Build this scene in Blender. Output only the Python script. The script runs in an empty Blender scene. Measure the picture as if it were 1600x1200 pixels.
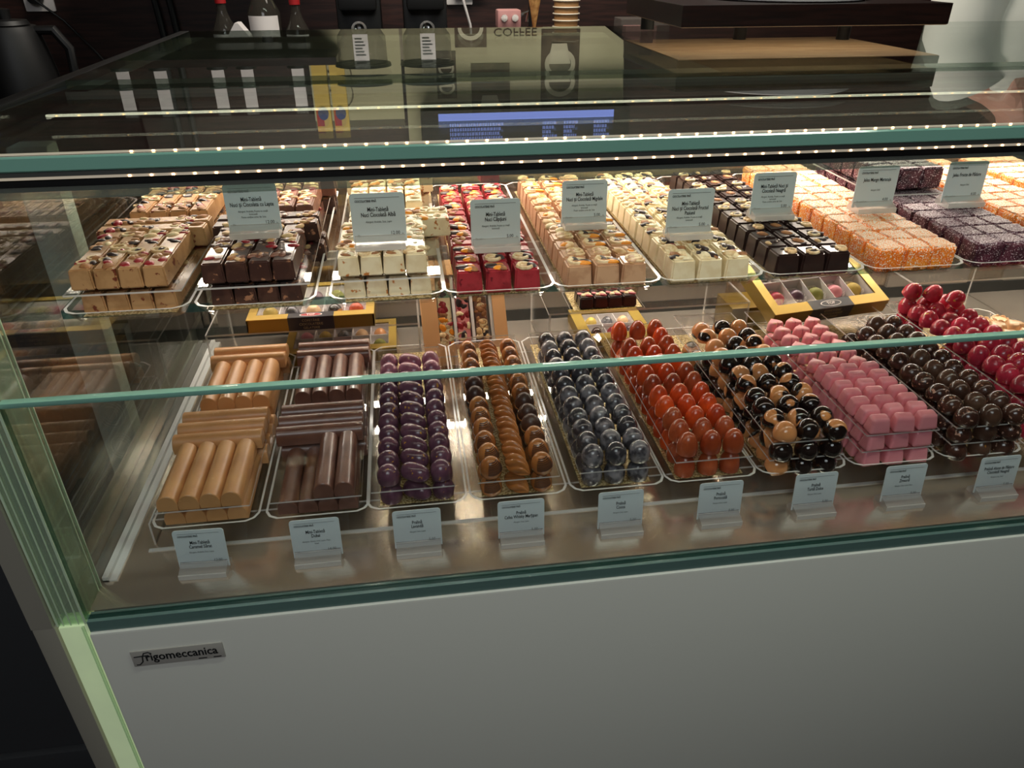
import bpy, bmesh, math, random
from mathutils import Vector, Matrix
R=math.radians
rnd=random.Random(7)
S=bpy.context.scene; COL=S.collection
# ------------------------------------------------------------------ camera
cam=bpy.data.cameras.new('camera'); co=bpy.data.objects.new('camera',cam); COL.objects.link(co)
cam.sensor_width=36; cam.lens=1160/1600*36; cam.clip_start=.01
co.location=(0,-.55,.55); co.rotation_euler=(R(90-30.2),0,R(-8.1)); S.camera=co
# ------------------------------------------------------------------ world, exposure
w=bpy.data.worlds.new('world'); S.world=w; w.use_nodes=True
w.node_tree.nodes['Background'].inputs[0].default_value=(.9,.86,.8,1)
w.node_tree.nodes['Background'].inputs[1].default_value=.07
S.view_settings.view_transform='Standard'; S.view_settings.look='None'
S.view_settings.exposure=0; S.view_settings.gamma=1; S.view_settings.use_curve_mapping=False
S.cycles.transparent_max_bounces=48
# ------------------------------------------------------------------ big lights
def area(name,loc,rot,sx,sy,power,col):
    l=bpy.data.lights.new(name,'AREA'); l.shape='RECTANGLE'; l.size=sx; l.size_y=sy; l.energy=power; l.color=col
    o=bpy.data.objects.new(name,l); COL.objects.link(o); o.location=loc; o.rotation_euler=rot; return o
area('case_light_rear',(.45,.430,.402),(R(-3),0,0),1.56,.02,7.0,(1,.86,.70))
area('case_light_front',(.45,.045,.396),(R(-10),0,0),1.56,.012,.8,(1,.86,.70))
area('case_light_lower',(.45,.56,.238),(R(-14),0,0),1.56,.012,3.2,(1,.9,.78))
area('ceiling_light',(.6,-.28,1.58),(0,0,0),1.0,.06,7.5,(.9,1,.86))
area('room_light',(-.2,-1.3,1.5),(R(35),0,0),1.0,.8,12.5,(.95,.97,1))
area('bar_light',(.3,1.25,1.5),(R(38),0,0),1.6,.4,26.0,(1,.93,.82))
area('staff_side_light',(.65,.74,.33),(R(180),0,0),.5,.10,.9,(1,.88,.74))  # added fill hidden behind the back door, lifts the wooden board's underside
# ------------------------------------------------------------------ materials
def newmat(n):
    m=bpy.data.materials.new(n); m.use_nodes=True; m.node_tree.nodes.clear(); return m,m.node_tree
def nd(t,k,**kw):
    n=t.nodes.new(k)
    for a,b in kw.items(): setattr(n,a,b)
    return n
def c4(c): return (c[0],c[1],c[2],1)
def srgb(r,g,b):
    f=lambda v:(v/255/12.92) if v/255<.04045 else ((v/255+.055)/1.055)**2.4
    return (f(r),f(g),f(b))
def out(t,s): o=nd(t,'ShaderNodeOutputMaterial'); t.links.new(s,o.inputs[0])
def pbr(name,col,rough=.5,metal=0,coat=0,col2=None,nscale=60,nlo=.4,nhi=.6,bump=0,bscale=200,emit=None,estr=0,stretch=None,detail=3,sss=0,spec=.5,col3=None,n3=300,lo3=.62,hi3=.66):
    m,t=newmat(name); p=nd(t,'ShaderNodeBsdfPrincipled'); L=t.links.new
    p.inputs['Base Color'].default_value=c4(col); p.inputs['Roughness'].default_value=rough; p.inputs['Metallic'].default_value=metal
    p.inputs['Coat Weight'].default_value=coat; p.inputs['Coat Roughness'].default_value=.06; p.inputs['Specular IOR Level'].default_value=spec
    if sss: p.inputs['Subsurface Weight'].default_value=sss; p.inputs['Subsurface Radius'].default_value=(.01,.006,.003); p.inputs['Subsurface Scale'].default_value=.6
    if emit: p.inputs['Emission Color'].default_value=c4(emit); p.inputs['Emission Strength'].default_value=estr
    cur=None; tc=None
    def coord():
        nonlocal tc
        if tc is None:
            a=nd(t,'ShaderNodeTexCoord'); o=a.outputs['Object']
            oi=nd(t,'ShaderNodeObjectInfo'); va=nd(t,'ShaderNodeVectorMath',operation='SCALE'); va.inputs[0].default_value=(3.1,1.7,2.3); L(oi.outputs['Random'],va.inputs['Scale'])
            vb=nd(t,'ShaderNodeVectorMath',operation='ADD'); L(o,vb.inputs[0]); L(va.outputs[0],vb.inputs[1]); tc=vb.outputs[0]
            if stretch:
                mp=nd(t,'ShaderNodeMapping'); mp.inputs['Scale'].default_value=stretch; L(tc,mp.inputs[0]); tc=mp.outputs[0]
        return tc
    def layer(prev,c,sc,lo,hi):
        n=nd(t,'ShaderNodeTexNoise'); n.inputs['Scale'].default_value=sc; n.inputs['Detail'].default_value=detail; L(coord(),n.inputs['Vector'])
        r=nd(t,'ShaderNodeMapRange'); r.inputs['From Min'].default_value=lo; r.inputs['From Max'].default_value=hi; L(n.outputs[0],r.inputs[0])
        x=nd(t,'ShaderNodeMix',data_type='RGBA'); L(r.outputs[0],x.inputs[0])
        if prev is None: x.inputs[6].default_value=c4(col)
        else: L(prev,x.inputs[6])
        x.inputs[7].default_value=c4(c); return x.outputs[2]
    if col2: cur=layer(None,col2,nscale,nlo,nhi)
    if col3: cur=layer(cur,col3,n3,lo3,hi3)
    if cur: L(cur,p.inputs['Base Color'])
    if bump:
        n=nd(t,'ShaderNodeTexNoise'); n.inputs['Scale'].default_value=bscale; n.inputs['Detail'].default_value=2; L(coord(),n.inputs['Vector'])
        b=nd(t,'ShaderNodeBump'); b.inputs['Strength'].default_value=bump; b.inputs['Distance'].default_value=.001; L(n.outputs[0],b.inputs['Height']); L(b.outputs[0],p.inputs['Normal'])
    out(t,p.outputs[0]); return m
def clear(name,tint=(1,1,1),ior=1.49,rough=.0,haze=0,hcol=(.8,.8,.8)):
    m,t=newmat(name); L=t.links.new
    g=nd(t,'ShaderNodeNewGeometry'); f=nd(t,'ShaderNodeFresnel')
    r=nd(t,'ShaderNodeMapRange'); r.inputs[3].default_value=ior; r.inputs[4].default_value=1/ior; L(g.outputs['Backfacing'],r.inputs[0]); L(r.outputs[0],f.inputs[0])
    a=nd(t,'ShaderNodeBsdfTransparent'); a.inputs[0].default_value=c4(tint); b=nd(t,'ShaderNodeBsdfGlossy'); b.inputs['Roughness'].default_value=rough
    x=nd(t,'ShaderNodeMixShader'); L(f.outputs[0],x.inputs[0]); L(a.outputs[0],x.inputs[1]); L(b.outputs[0],x.inputs[2]); s=x.outputs[0]
    if haze:
        d=nd(t,'ShaderNodeBsdfDiffuse'); d.inputs[0].default_value=c4(hcol); y=nd(t,'ShaderNodeMixShader'); y.inputs[0].default_value=haze; L(s,y.inputs[1]); L(d.outputs[0],y.inputs[2]); s=y.outputs[0]
    out(t,s); return m
M={}
M['glass']=clear('clear_glass',(.95,.975,.955),1.5)
M['glassfront']=clear('front_glass',(.93,.95,.945),1.5)
M['topglass']=clear('top_glass',(.80,.86,.82),1.62)
M['sideglass']=clear('side_glass',(.93,.96,.94),1.62)
M['acryl']=clear('clear_acrylic',(.985,.985,.985),1.49)
M['acrylblock']=clear('acrylic_block',(.9,.9,.9),1.55,.05,haze=.30,hcol=(.75,.73,.70))
M['acedge']=clear('acrylic_cut_edge',(.9,.9,.9),1.6,.1,haze=.5,hcol=(.95,.93,.9))
M['teal']=pbr('green_glass_edge',srgb(128,176,160),.12,0,.5)
M['gasket']=pbr('green_gasket',srgb(96,124,118),.25,0,.3)
M['stripglass']=clear('pale_strip_glass',(.7,.78,.72),1.6,.1,haze=.22,hcol=(.45,.48,.42))
M['tealdark']=clear('green_glass_thin_edge',(.35,.55,.5),1.7,.05,haze=.35,hcol=(.10,.22,.20))
M['brush']=pbr('brushed_steel',srgb(236,222,206),.17,.8,col2=srgb(230,216,200),nscale=40,stretch=(1,40,1),bump=.06,bscale=60)
M['brushback']=pbr('brushed_back_steel',srgb(215,200,182),.2,1,col2=srgb(190,176,160),nscale=120,stretch=(8,1,.02),bump=.5,bscale=150)
M['steel']=pbr('satin_steel',srgb(150,142,135),.3,1)
M['alu']=pbr('aluminium',srgb(170,172,165),.35,.9)
M['darkalu']=pbr('dark_profile',srgb(52,54,54),.35,.6)
M['white']=pbr('white_lacquer',srgb(226,226,216),.35,0,.15,bump=.02,bscale=20)
M['black']=pbr('black_plastic',srgb(12,12,13),.5,0,.0)
M['blackmatte']=pbr('black_matte',srgb(20,20,21),.7)
M['woodwall']=pbr('dark_wood_wall',srgb(52,30,25),.45,0,col2=srgb(34,19,16),nscale=9,stretch=(1,1,14))
M['wenge']=pbr('wenge_board',srgb(40,18,14),.35,0,col2=srgb(24,10,8),nscale=14,stretch=(1,6,20))
M['rawwood']=pbr('raw_board',srgb(205,160,120),.6,0,col2=srgb(186,140,102),nscale=10,stretch=(1,6,1))
M['counterdark']=pbr('dark_worktop',srgb(30,26,25),.4)
M['greywall']=pbr('dark_grey_wall',srgb(66,67,70),.7)
M['upperwall']=pbr('beige_plaster',srgb(150,142,124),.8,col2=srgb(138,130,112),nscale=4)
M['darktop']=pbr('dark_top_panel',srgb(70,64,56),.5)
M['sidepanel']=pbr('satin_side_panel',srgb(170,165,152),.4,.35)
M['plate']=pbr('nameplate_grey',srgb(176,172,164),.5,0)
M['floor']=pbr('dark_floor',srgb(40,24,20),.5,col2=srgb(26,16,14),nscale=8,stretch=(1,8,1))
M['ceil']=pbr('ceiling_paint',srgb(150,148,142),.9)
M['greypanel']=pbr('grey_plastic',srgb(214,216,214),.45)
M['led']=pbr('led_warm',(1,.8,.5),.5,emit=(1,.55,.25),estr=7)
M['ledcover']=pbr('led_cover_dim',srgb(190,182,165),.3,0,.3,emit=(1,.84,.62),estr=.22)  # serves the LED strip and its built reflection
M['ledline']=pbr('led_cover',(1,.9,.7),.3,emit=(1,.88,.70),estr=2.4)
M['ledgreen']=pbr('side_light_guide',srgb(200,225,170),.25,0,.4,col2=srgb(185,210,160),nscale=12,emit=(.62,.72,.46),estr=.30)  # glass edge green, the light caught in it put in as emission
M['greenedge']=clear('side_glass_edge',(.86,.95,.84),1.5,.05,haze=.22,hcol=(.64,.78,.60))
M['greenline']=clear('side_glass_corner',(.8,.9,.78),1.5,.05,haze=.75,hcol=(.66,.80,.60))
M['card']=pbr('card_paper',srgb(214,226,231),.5)
M['ink']=pbr('black_ink',srgb(22,24,26),.6)
M['gold']=pbr('gold_card',srgb(206,176,92),.32,.55,col2=srgb(192,160,78),nscale=5)
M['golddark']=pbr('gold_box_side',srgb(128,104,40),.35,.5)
M['doily']=pbr('gold_paper',srgb(226,208,160),.3,.5,col2=srgb(150,125,70),nscale=420,nlo=.45,nhi=.55,bump=.5,bscale=420)
M['kraft']=pbr('kraft_card',srgb(214,160,108),.65)
M['navy']=pbr('navy_label',srgb(24,24,38),.35)
M['paperwhite']=pbr('white_card',srgb(226,220,218),.5)
M['red']=pbr('red_print',srgb(170,30,34),.5)
M['goldtext']=pbr('gold_print',srgb(170,150,110),.4)
M['frill']=pbr('frilled_paper',srgb(220,212,212),.5)
M['mural']=pbr('cream_mural',srgb(176,172,140),.8,col2=srgb(160,156,124),nscale=3)
M['sepia']=pbr('sepia_print',srgb(92,80,62),.8,col2=srgb(70,60,46),nscale=20)
M['sepialight']=pbr('cream_print',srgb(190,186,160),.8)
M['screenblue']=pbr('screen_header',(0,0,0),.3,emit=srgb(120,140,215),estr=2.2)
M['screentext']=pbr('screen_text',(0,0,0),.3,emit=srgb(110,130,200),estr=1.3)
M['chrome']=pbr('chrome',srgb(205,205,205),.1,1)
M['clearjar']=clear('clear_plastic',(.8,.8,.8),1.5,.02,haze=.12,hcol=(.5,.45,.4))
M['bottleglass']=clear('bottle_glass',(.6,.6,.58),1.5,.02,haze=.1,hcol=(.25,.22,.18))
M['cup']=pbr('paper_cup',srgb(186,140,92),.6)
M['cream']=pbr('cup_rim',srgb(226,214,192),.5)
M['waffle']=pbr('waffle_cone',srgb(214,160,96),.6,col2=srgb(170,112,60),nscale=60)
M['pinkplastic']=pbr('pink_plastic',srgb(196,140,136),.4)
M['yellow']=pbr('yellow_box',srgb(206,176,86),.5); M['blue']=pbr('blue_print',srgb(40,64,120),.5)
M['skin']=pbr('skin',srgb(205,150,130),.5,sss=.1); M['shirt']=pbr('white_shirt',srgb(222,222,212),.8,bump=.3,bscale=30)
M['trouser']=pbr('dark_trousers',srgb(30,32,40),.8); M['hair']=pbr('brown_hair',srgb(50,32,22),.5)
# chocolates
M['caramel']=pbr('caramel_chocolate',srgb(212,158,104),.36,0,.15,col2=srgb(202,148,95),nscale=30,col3=srgb(225,180,130),n3=400,lo3=.68,hi3=.74,bump=.06,bscale=300)
M['milktube']=pbr('milk_chocolate_tube',srgb(122,84,70),.3,0,.3,col2=srgb(108,72,60),nscale=60)
M['darktube']=pbr('dark_chocolate_tube',srgb(74,52,44),.26,0,.35,col2=srgb(62,42,36),nscale=60)
M['lav']=pbr('lavender_praline',srgb(110,72,92),.28,0,.6,col2=srgb(84,52,70),nscale=60,col3=srgb(200,150,60),n3=170,lo3=.66,hi3=.7)
M['lavpink']=pbr('pale_lavender_praline',srgb(168,110,130),.3,0,.5,col2=srgb(140,88,110),nscale=60,col3=srgb(220,190,160),n3=170,lo3=.66,hi3=.7)
M['coffee']=pbr('coffee_praline',srgb(190,124,66),.24,0,.6,col2=srgb(170,106,54),nscale=50)
M['coffeedark']=pbr('coffee_praline_dark',srgb(70,44,34),.4,0,.2)
M['coco']=pbr('grey_coconut_praline',srgb(138,136,142),.2,0,.8,col2=srgb(66,64,70),nscale=90,nlo=.42,nhi=.6)
M['coco2']=pbr('black_coconut_praline',srgb(62,61,66),.2,0,.8,col2=srgb(135,132,138),nscale=110,nlo=.52,nhi=.66)
M['orange']=pbr('orange_praline',srgb(226,88,34),.2,0,.7,col2=srgb(190,66,28),nscale=25)
M['orange2']=pbr('burnt_orange_praline',srgb(188,92,52),.22,0,.7,col2=srgb(160,66,34),nscale=25)
M['ginger']=pbr('gingerbread_praline',srgb(30,20,18),.14,0,.9,col2=srgb(220,150,92),nscale=34,nlo=.555,nhi=.575,detail=0)
M['ginger2']=pbr('tan_gingerbread_praline',srgb(222,152,96),.16,0,.9,col2=srgb(30,20,18),nscale=36,nlo=.50,nhi=.52,detail=0)
M['pink']=pbr('raspberry_praline',srgb(238,152,162),.34,0,.35,col2=srgb(230,140,152),nscale=30,sss=.0)
M['pinktop']=pbr('raspberry_heart',srgb(240,150,156),.4,0,.2,col2=srgb(226,168,130),nscale=160,nlo=.6,nhi=.7)
M['dark']=pbr('dark_hazelnut_praline',srgb(58,34,28),.22,0,.6,col2=srgb(76,48,38),nscale=40,col3=srgb(190,150,130),n3=210,lo3=.635,hi3=.66)
M['dark2']=pbr('brown_hazelnut_praline',srgb(92,66,52),.24,0,.6,col2=srgb(70,48,38),nscale=30,col3=srgb(180,120,50),n3=110,lo3=.68,hi3=.74)
M['crim']=pbr('crimson_praline',srgb(210,58,84),.24,0,.6,col2=srgb(178,36,62),nscale=30,col3=srgb(226,170,80),n3=120,lo3=.64,hi3=.68)
M['crim2']=pbr('crimson_ridged_praline',srgb(190,44,70),.3,0,.5,col2=srgb(146,28,50),nscale=60,col3=srgb(226,160,80),n3=100,lo3=.68,hi3=.72)
M['beige']=pbr('beige_praline',srgb(232,190,146),.36,0,.3,col2=srgb(222,178,132),nscale=30)
def bar(n,a,b,c=None): M[n]=pbr(n,a,.38,0,.2,col2=b,nscale=70,nlo=.45,nhi=.6,col3=c,n3=130,lo3=.62,hi3=.66)
bar('milkbar',srgb(184,142,98),srgb(168,126,84),srgb(120,60,40)); bar('milkbar2',srgb(190,140,98),srgb(172,122,82),srgb(235,205,160))
bar('darkbar',srgb(66,42,36),srgb(84,56,46),srgb(170,120,90)); bar('choc',srgb(128,84,68),srgb(110,70,56),srgb(200,150,110))
bar('whitebar',srgb(240,226,192),srgb(230,212,174),srgb(190,120,60)); bar('whitebar2',srgb(236,224,196),srgb(226,206,170),srgb(150,90,60))
bar('straw',srgb(168,50,58),srgb(140,36,44),srgb(110,24,34)); bar('migd',srgb(206,164,128),srgb(186,142,108)); bar('passion',srgb(240,226,190),srgb(230,212,172)); bar('darkcube',srgb(48,30,26),srgb(40,24,22))
M['mango']=pbr('mango_jelly',srgb(250,150,30),.4,0,.1,col2=srgb(238,120,16),nscale=60,col3=(.95,.86,.74),n3=650,lo3=.56,hi3=.61,bump=1.0,bscale=650,sss=.35,detail=2)
M['mangotop']=pbr('mango_jelly_sugar',srgb(244,146,48),.5,0,0,col2=(.9,.80,.68),nscale=650,nlo=.42,nhi=.56,bump=1.0,bscale=650,detail=2)
M['berry']=pbr('berry_jelly',srgb(58,20,36),.4,0,.1,col2=srgb(88,36,54),nscale=80,col3=(.7,.6,.64),n3=650,lo3=.60,hi3=.65,bump=1.0,bscale=620,detail=2)
M['berrytop']=pbr('berry_jelly_sugar',srgb(84,38,58),.5,0,0,col2=(.62,.52,.58),nscale=650,nlo=.47,nhi=.60,bump=1.0,bscale=620,detail=2)
M['nut']=pbr('nut',srgb(222,188,140),.5,col2=srgb(200,156,104),nscale=120); M['nutw']=pbr('pale_nut',srgb(240,220,180),.5,col2=srgb(214,180,130),nscale=160)
M['walnut']=pbr('walnut',srgb(140,90,54),.6,col2=srgb(170,116,72),nscale=160); M['raisin']=pbr('raisin',srgb(44,24,26),.4,0,.3)
M['berrybit']=pbr('berry_bit',srgb(150,24,36),.4,0,.3); M['apricot']=pbr('apricot_bit',srgb(240,150,30),.35,0,.3); M['pist']=pbr('pistachio_bit',srgb(150,150,70),.5)
# ------------------------------------------------------------------ mesh helpers
def bm2obj(name,bm,mats,parent=None,smooth=True,ang=35):
    me=bpy.data.meshes.new(name); bmesh.ops.recalc_face_normals(bm,faces=bm.faces); bm.to_mesh(me); bm.free()
    for m in (mats if isinstance(mats,(list,tuple)) else [mats]): me.materials.append(M[m] if isinstance(m,str) else m)
    if smooth:
        for p in me.polygons: p.use_smooth=True
        me.set_sharp_from_angle(angle=R(ang))
    o=bpy.data.objects.new(name,me); COL.objects.link(o)
    if parent: o.parent=parent
    return o
def box(bm,x0,x1,y0,y1,z0,z1,mi=0,side=None,bev=0,mat=None):
    """side = material index for the vertical faces"""
    r=bmesh.ops.create_cube(bm,size=1); vs=r['verts']
    for v in vs: v.co=Vector(((x0+x1)/2+v.co.x*(x1-x0),(y0+y1)/2+v.co.y*(y1-y0),(z0+z1)/2+v.co.z*(z1-z0)))
    fs={f for v in vs for f in v.link_faces}
    for f in fs:
        f.material_index=mi
        if side is not None and isinstance(side,dict):
            f.normal_update(); n=f.normal; k=('x' if abs(n.x)>.5 else 'y' if abs(n.y)>.5 else 'z')
            if k in side: f.material_index=side[k]
    if bev:
        es={e for f in fs for e in f.edges}
        rr=bmesh.ops.bevel(bm,geom=list(es),offset=bev,segments=2,affect='EDGES',profile=.6)
        vs=list({v for f in rr['faces'] for v in f.verts})
    if mat is not None:
        bmesh.ops.transform(bm,matrix=mat,verts=list({v for v in vs}))
    return vs
def lathe(bm,prof,seg=20,mi=0,center=(0,0,0)):
    rings=[]; cx,cy,cz=center
    for r_,z in prof:
        if r_<1e-6: rings.append([bm.verts.new((cx,cy,cz+z))])
        else: rings.append([bm.verts.new((cx+r_*math.cos(2*math.pi*i/seg),cy+r_*math.sin(2*math.pi*i/seg),cz+z)) for i in range(seg)])
    for a,b in zip(rings,rings[1:]):
        for i in range(seg):
            j=(i+1)%seg
            if len(a)==1 and len(b)==1: continue
            if len(a)==1: f=bm.faces.new((a[0],b[i],b[j]))
            elif len(b)==1: f=bm.faces.new((a[i],a[j],b[0]))
            else: f=bm.faces.new((a[i],a[j],b[j],b[i]))
            f.material_index=mi
    if len(rings[0])>1: bm.faces.new(rings[0]).material_index=mi
    if len(rings[-1])>1: bm.faces.new(rings[-1]).material_index=mi
def prism(bm,pts,z0,z1,mi=0,sidemi=None,axis='z'):
    def P(a,b,c): return {'z':(a,b,c),'y':(a,c,b),'x':(c,a,b)}[axis]
    A=[bm.verts.new(P(x,y,z0)) for x,y in pts]; B=[bm.verts.new(P(x,y,z1)) for x,y in pts]
    bm.faces.new(A).material_index=mi; bm.faces.new(B).material_index=mi; n=len(pts)
    for i in range(n):
        bm.faces.new((A[i],A[(i+1)%n],B[(i+1)%n],B[i])).material_index=mi if sidemi is None else sidemi
    return A+B
def tube(bm,pts,r,seg=8,mi=0):
    pts=[Vector(p) for p in pts]; prev=None; n=len(pts); rings=[]
    for i,p in enumerate(pts):
        d=(pts[min(i+1,n-1)]-pts[max(i-1,0)]).normalized()
        u=d.cross(Vector((0,0,1)));  u=u if u.length>.05 else d.cross(Vector((1,0,0))); u.normalize()
        if prev is not None and u.dot(prev)<0: u=-u
        prev=u; v=d.cross(u); rr=r[i] if isinstance(r,(list,tuple)) else r
        rings.append([bm.verts.new(p+u*rr*math.cos(2*math.pi*k/seg)+v*rr*math.sin(2*math.pi*k/seg)) for k in range(seg)])
    for a,b in zip(rings,rings[1:]):
        for k in range(seg): bm.faces.new((a[k],a[(k+1)%seg],b[(k+1)%seg],b[k])).material_index=mi
    bm.faces.new(rings[0]).material_index=mi; bm.faces.new(rings[-1]).material_index=mi
def blob(bm,c,s,mi=0,rot=0,sub=1,jit=.12,rg=rnd):
    r=bmesh.ops.create_icosphere(bm,subdivisions=sub,radius=1)
    m=Matrix.Translation(c)@Matrix.Rotation(rot,4,'Z')@Matrix.Rotation(rg.uniform(-.3,.3),4,'X')@Matrix.Diagonal((s[0],s[1],s[2],1))
    for v in r['verts']: v.co*=1+rg.uniform(-jit,jit)
    bmesh.ops.transform(bm,matrix=m,verts=r['verts'])
    for f in {f for v in r['verts'] for f in v.link_faces}: f.material_index=mi
def tag(o,label,cat,group=None,kind=None):
    if label: o['label']=label
    if cat: o['category']=cat
    if group: o['group']=group
    if kind: o['kind']=kind
    return o
def struct(o): o['kind']='structure'; return o
def empty(name,loc,label,cat,group=None,rz=0):
    o=bpy.data.objects.new(name,None); COL.objects.link(o); o.location=loc; o.rotation_euler=(0,0,rz); o.empty_display_size=.01
    return tag(o,label,cat,group)
def dup(o,loc,label,rot=None,group=None,scale=None):
    c=o.copy(); COL.objects.link(c); c.location=loc
    if rot is not None: c.rotation_euler=rot
    if scale: c.scale=scale
    c['label']=label
    if group: c['group']=group
    for ch in list(o.children):
        d=ch.copy(); COL.objects.link(d); d.parent=c
    return c
PROTO=[]
def proto(o,cat):   # prototypes are used for the first placement
    PROTO.append(o); o['category']=cat; o['_used']=False; return o
def place(o,loc,label,rot=(0,0,0),group=None,scale=None):
    if not o['_used']:
        o['_used']=True; o.location=loc; o.rotation_euler=rot
        if scale: o.scale=scale
        o['label']=label
        if group: o['group']=group
        return o
    return dup(o,loc,label,rot,group,scale)
def textmesh(bm,s,size,x,y,mi=0,align='CENTER',xs=.72,bold=0,tf=None,font_off=0):
    cu=bpy.data.curves.new('t','FONT'); cu.body=s; cu.size=size; cu.align_x=align; cu.resolution_u=2; cu.offset=bold
    ob=bpy.data.objects.new('t',cu); COL.objects.link(ob)
    dg=bpy.context.evaluated_depsgraph_get(); me=bpy.data.meshes.new_from_object(ob.evaluated_get(dg))
    n0=len(bm.verts); f0=len(bm.faces); bm.from_mesh(me); bm.verts.ensure_lookup_table(); bm.faces.ensure_lookup_table()
    for v in bm.verts[n0:]:
        v.co=Vector((x+v.co.x*xs,y+v.co.y,v.co.z))
        if tf: v.co=tf@v.co
    for f in bm.faces[f0:]: f.material_index=mi
    bpy.data.objects.remove(ob); bpy.data.curves.remove(cu); bpy.data.meshes.remove(me)
ORD=['first','second','third','fourth','fifth','sixth','seventh','eighth','ninth','tenth','eleventh','twelfth','thirteenth','fourteenth','fifteenth']
XL,XR=-.332,1.32; FL=-.88
# ------------------------------------------------------------------ room shell
bm=bmesh.new(); box(bm,-2.2,2.6,-2.2,2.0,FL-.05,FL); struct(bm2obj('floor',bm,'floor'))
bm=bmesh.new(); box(bm,-2.2,2.6,-2.2,2.0,1.64,1.7); struct(bm2obj('ceiling',bm,'ceil'))
bm=bmesh.new(); box(bm,-2.2,2.6,2.0,2.05,FL,1.64); struct(bm2obj('wall_back',bm,'woodwall'))
bm=bmesh.new(); box(bm,-2.2,.02,1.985,1.999,.50,.60); struct(bm2obj('trim_1',bm,'upperwall'))
bm=bmesh.new(); box(bm,-2.25,-2.2,-2.2,2.0,FL,1.64); struct(bm2obj('wall_left',bm,'greywall'))
bm=bmesh.new(); box(bm,2.6,2.65,-2.2,2.0,FL,1.64); struct(bm2obj('wall_right',bm,'greywall'))
bm=bmesh.new(); box(bm,-2.2,2.6,-2.25,-2.2,FL,1.64); struct(bm2obj('wall_front',bm,'greywall'))
bm=bmesh.new(); box(bm,-2.2,-.40,.44,.46,FL,.10); struct(bm2obj('wall_side',bm,'greywall'))
bm=bmesh.new(); box(bm,-2.2,-.40,.425,.44,FL,FL+.12,bev=.003); struct(bm2obj('baseboard_side',bm,'greywall'))
# ceiling lamp body (the light itself is set at the top)
lamp=empty('ceiling_lamp',(.6,-.28,1.64),'long white linear lamp on the ceiling above the counter front','lamp')
bm=bmesh.new(); box(bm,-.55,.55,-.05,.05,-.05,0,bev=.004); bm2obj('lamp_housing',bm,'white',lamp)
# ------------------------------------------------------------------ display case
case=empty('display_case',(0,0,FL),'long refrigerated glass display case with white front and brushed steel deck','display case')
def part(name,bm,mats,par=case,**k):
    o=bm2obj(name,bm,mats,par,**k)
    if par is case: o.location=(0,0,-FL)
    return o
bm=bmesh.new(); box(bm,XL+.001,XR,-.006,.012,FL+.10,-.0135,bev=.003); fp=part('front_panel',bm,'white')
bm=bmesh.new(); box(bm,XL+.002,XR,-.003,.010,-.013,0); part('glass_gasket',bm,'gasket')
bm=bmesh.new(); box(bm,-.356,XR,.012,.62,-.012,0,bev=.001); part('deck',bm,'brush')
bm=bmesh.new(); box(bm,XL+.01,XR,.03,.88,FL+.02,FL+.10); box(bm,-.356,XR,.60,.88,FL+.10,.02); box(bm,-.356,XR,.013,.60,FL+.10,-.012); part('cabinet_body',bm,'darkalu')
bm=bmesh.new(); box(bm,XL,XR,.001,.007,.0,.238,0,{'z':1,'x':1}); part('front_glass',bm,['glassfront','tealdark'],smooth=False)
# bevelled top edge of the front pane
bm=bmesh.new(); box(bm,XL,XR,.0002,.0082,.2366,.2412,bev=.0009); part('polished_glass_edge',bm,'teal')
# top glass, thick front edge
bm=bmesh.new()
box(bm,-.357,XR,0,.362,.4205,.4304,0)
for f in bm.faces:
    if f.calc_center_median().y<.001: f.material_index=1
for v in bm.verts:
    if v.co.y>.2: v.co.z-=.0050
part('top_glass_front',bm,['topglass','teal'],smooth=False)
bm=bmesh.new(); prism(bm,[(-.0008,.4213),(-.0008,.4296),(.0004,.4308),(.0016,.4308),(.0006,.4203)],-.357,XR,axis='x'); part('front_glass_edge',bm,'teal')
bm=bmesh.new(); box(bm,-.357,XR,.366,.95,.420,.430,0); part('top_glass_rear',bm,['topglass','tealdark'],smooth=False)
bm=bmesh.new(); box(bm,-.357,XR,.358,.370,.408,.4195); part('joint_profile',bm,'alu')
bm=bmesh.new(); box(bm,-.335,.405,.372,.948,.4085,.4188); part('dark_top_panel',bm,'darktop')
bm=bmesh.new(); box(bm,-.358,-.335,.36,.955,.405,.4195); part('side_profile',bm,'alu')
bm=bmesh.new(); box(bm,-.375,-.358,-.002,.955,.395,.4300,bev=.002); part('outer_side_profile',bm,'darkalu')
# side double glazing
bm=bmesh.new(); box(bm,-.338,XL,.010,.95,-.012,.412,0,{'y':1}); part('side_glass_inner',bm,['sideglass','greenedge'],smooth=False)
bm=bmesh.new(); box(bm,-.357,-.351,.010,.95,-.012,.412,0,{'y':1}); part('side_glass_outer',bm,['sideglass','greenedge'],smooth=False)
bm=bmesh.new(); box(bm,-.357,XL,-.001,.0005,-.003,.418); box(bm,-.3335,XL,.0006,.045,0,.418); box(bm,-.357,XL,.0006,.010,-.003,.002); part('glass_corner_edge',bm,'greenedge',smooth=False)
bm=bmesh.new()
for xx,yy,ww in ((-.3568,-.0015,.0009),(-.3515,-.0015,.0004),(-.3450,-.0015,.0005),(-.3380,-.0015,.0004),(-.3322,-.0015,.0009),(-.3322,.0450,.0008),(-.3322,.0385,.0005)): box(bm,xx-ww,xx+ww,yy-.0005,yy+.0005,-.003,.418)
part('glass_corner_line',bm,'greenline',smooth=False)
bm=bmesh.new(); box(bm,-.356,XL-.0005,-.004,.012,FL+.02,-.003,bev=.001); part('side_light_guide',bm,'ledgreen')  # side glass edge carried down, its edge light imitated by a glowing material
bm=bmesh.new(); box(bm,-.3345,-.3325,-.0065,-.004,FL+.02,-.003); part('guide_trim',bm,'greenedge')
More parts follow.
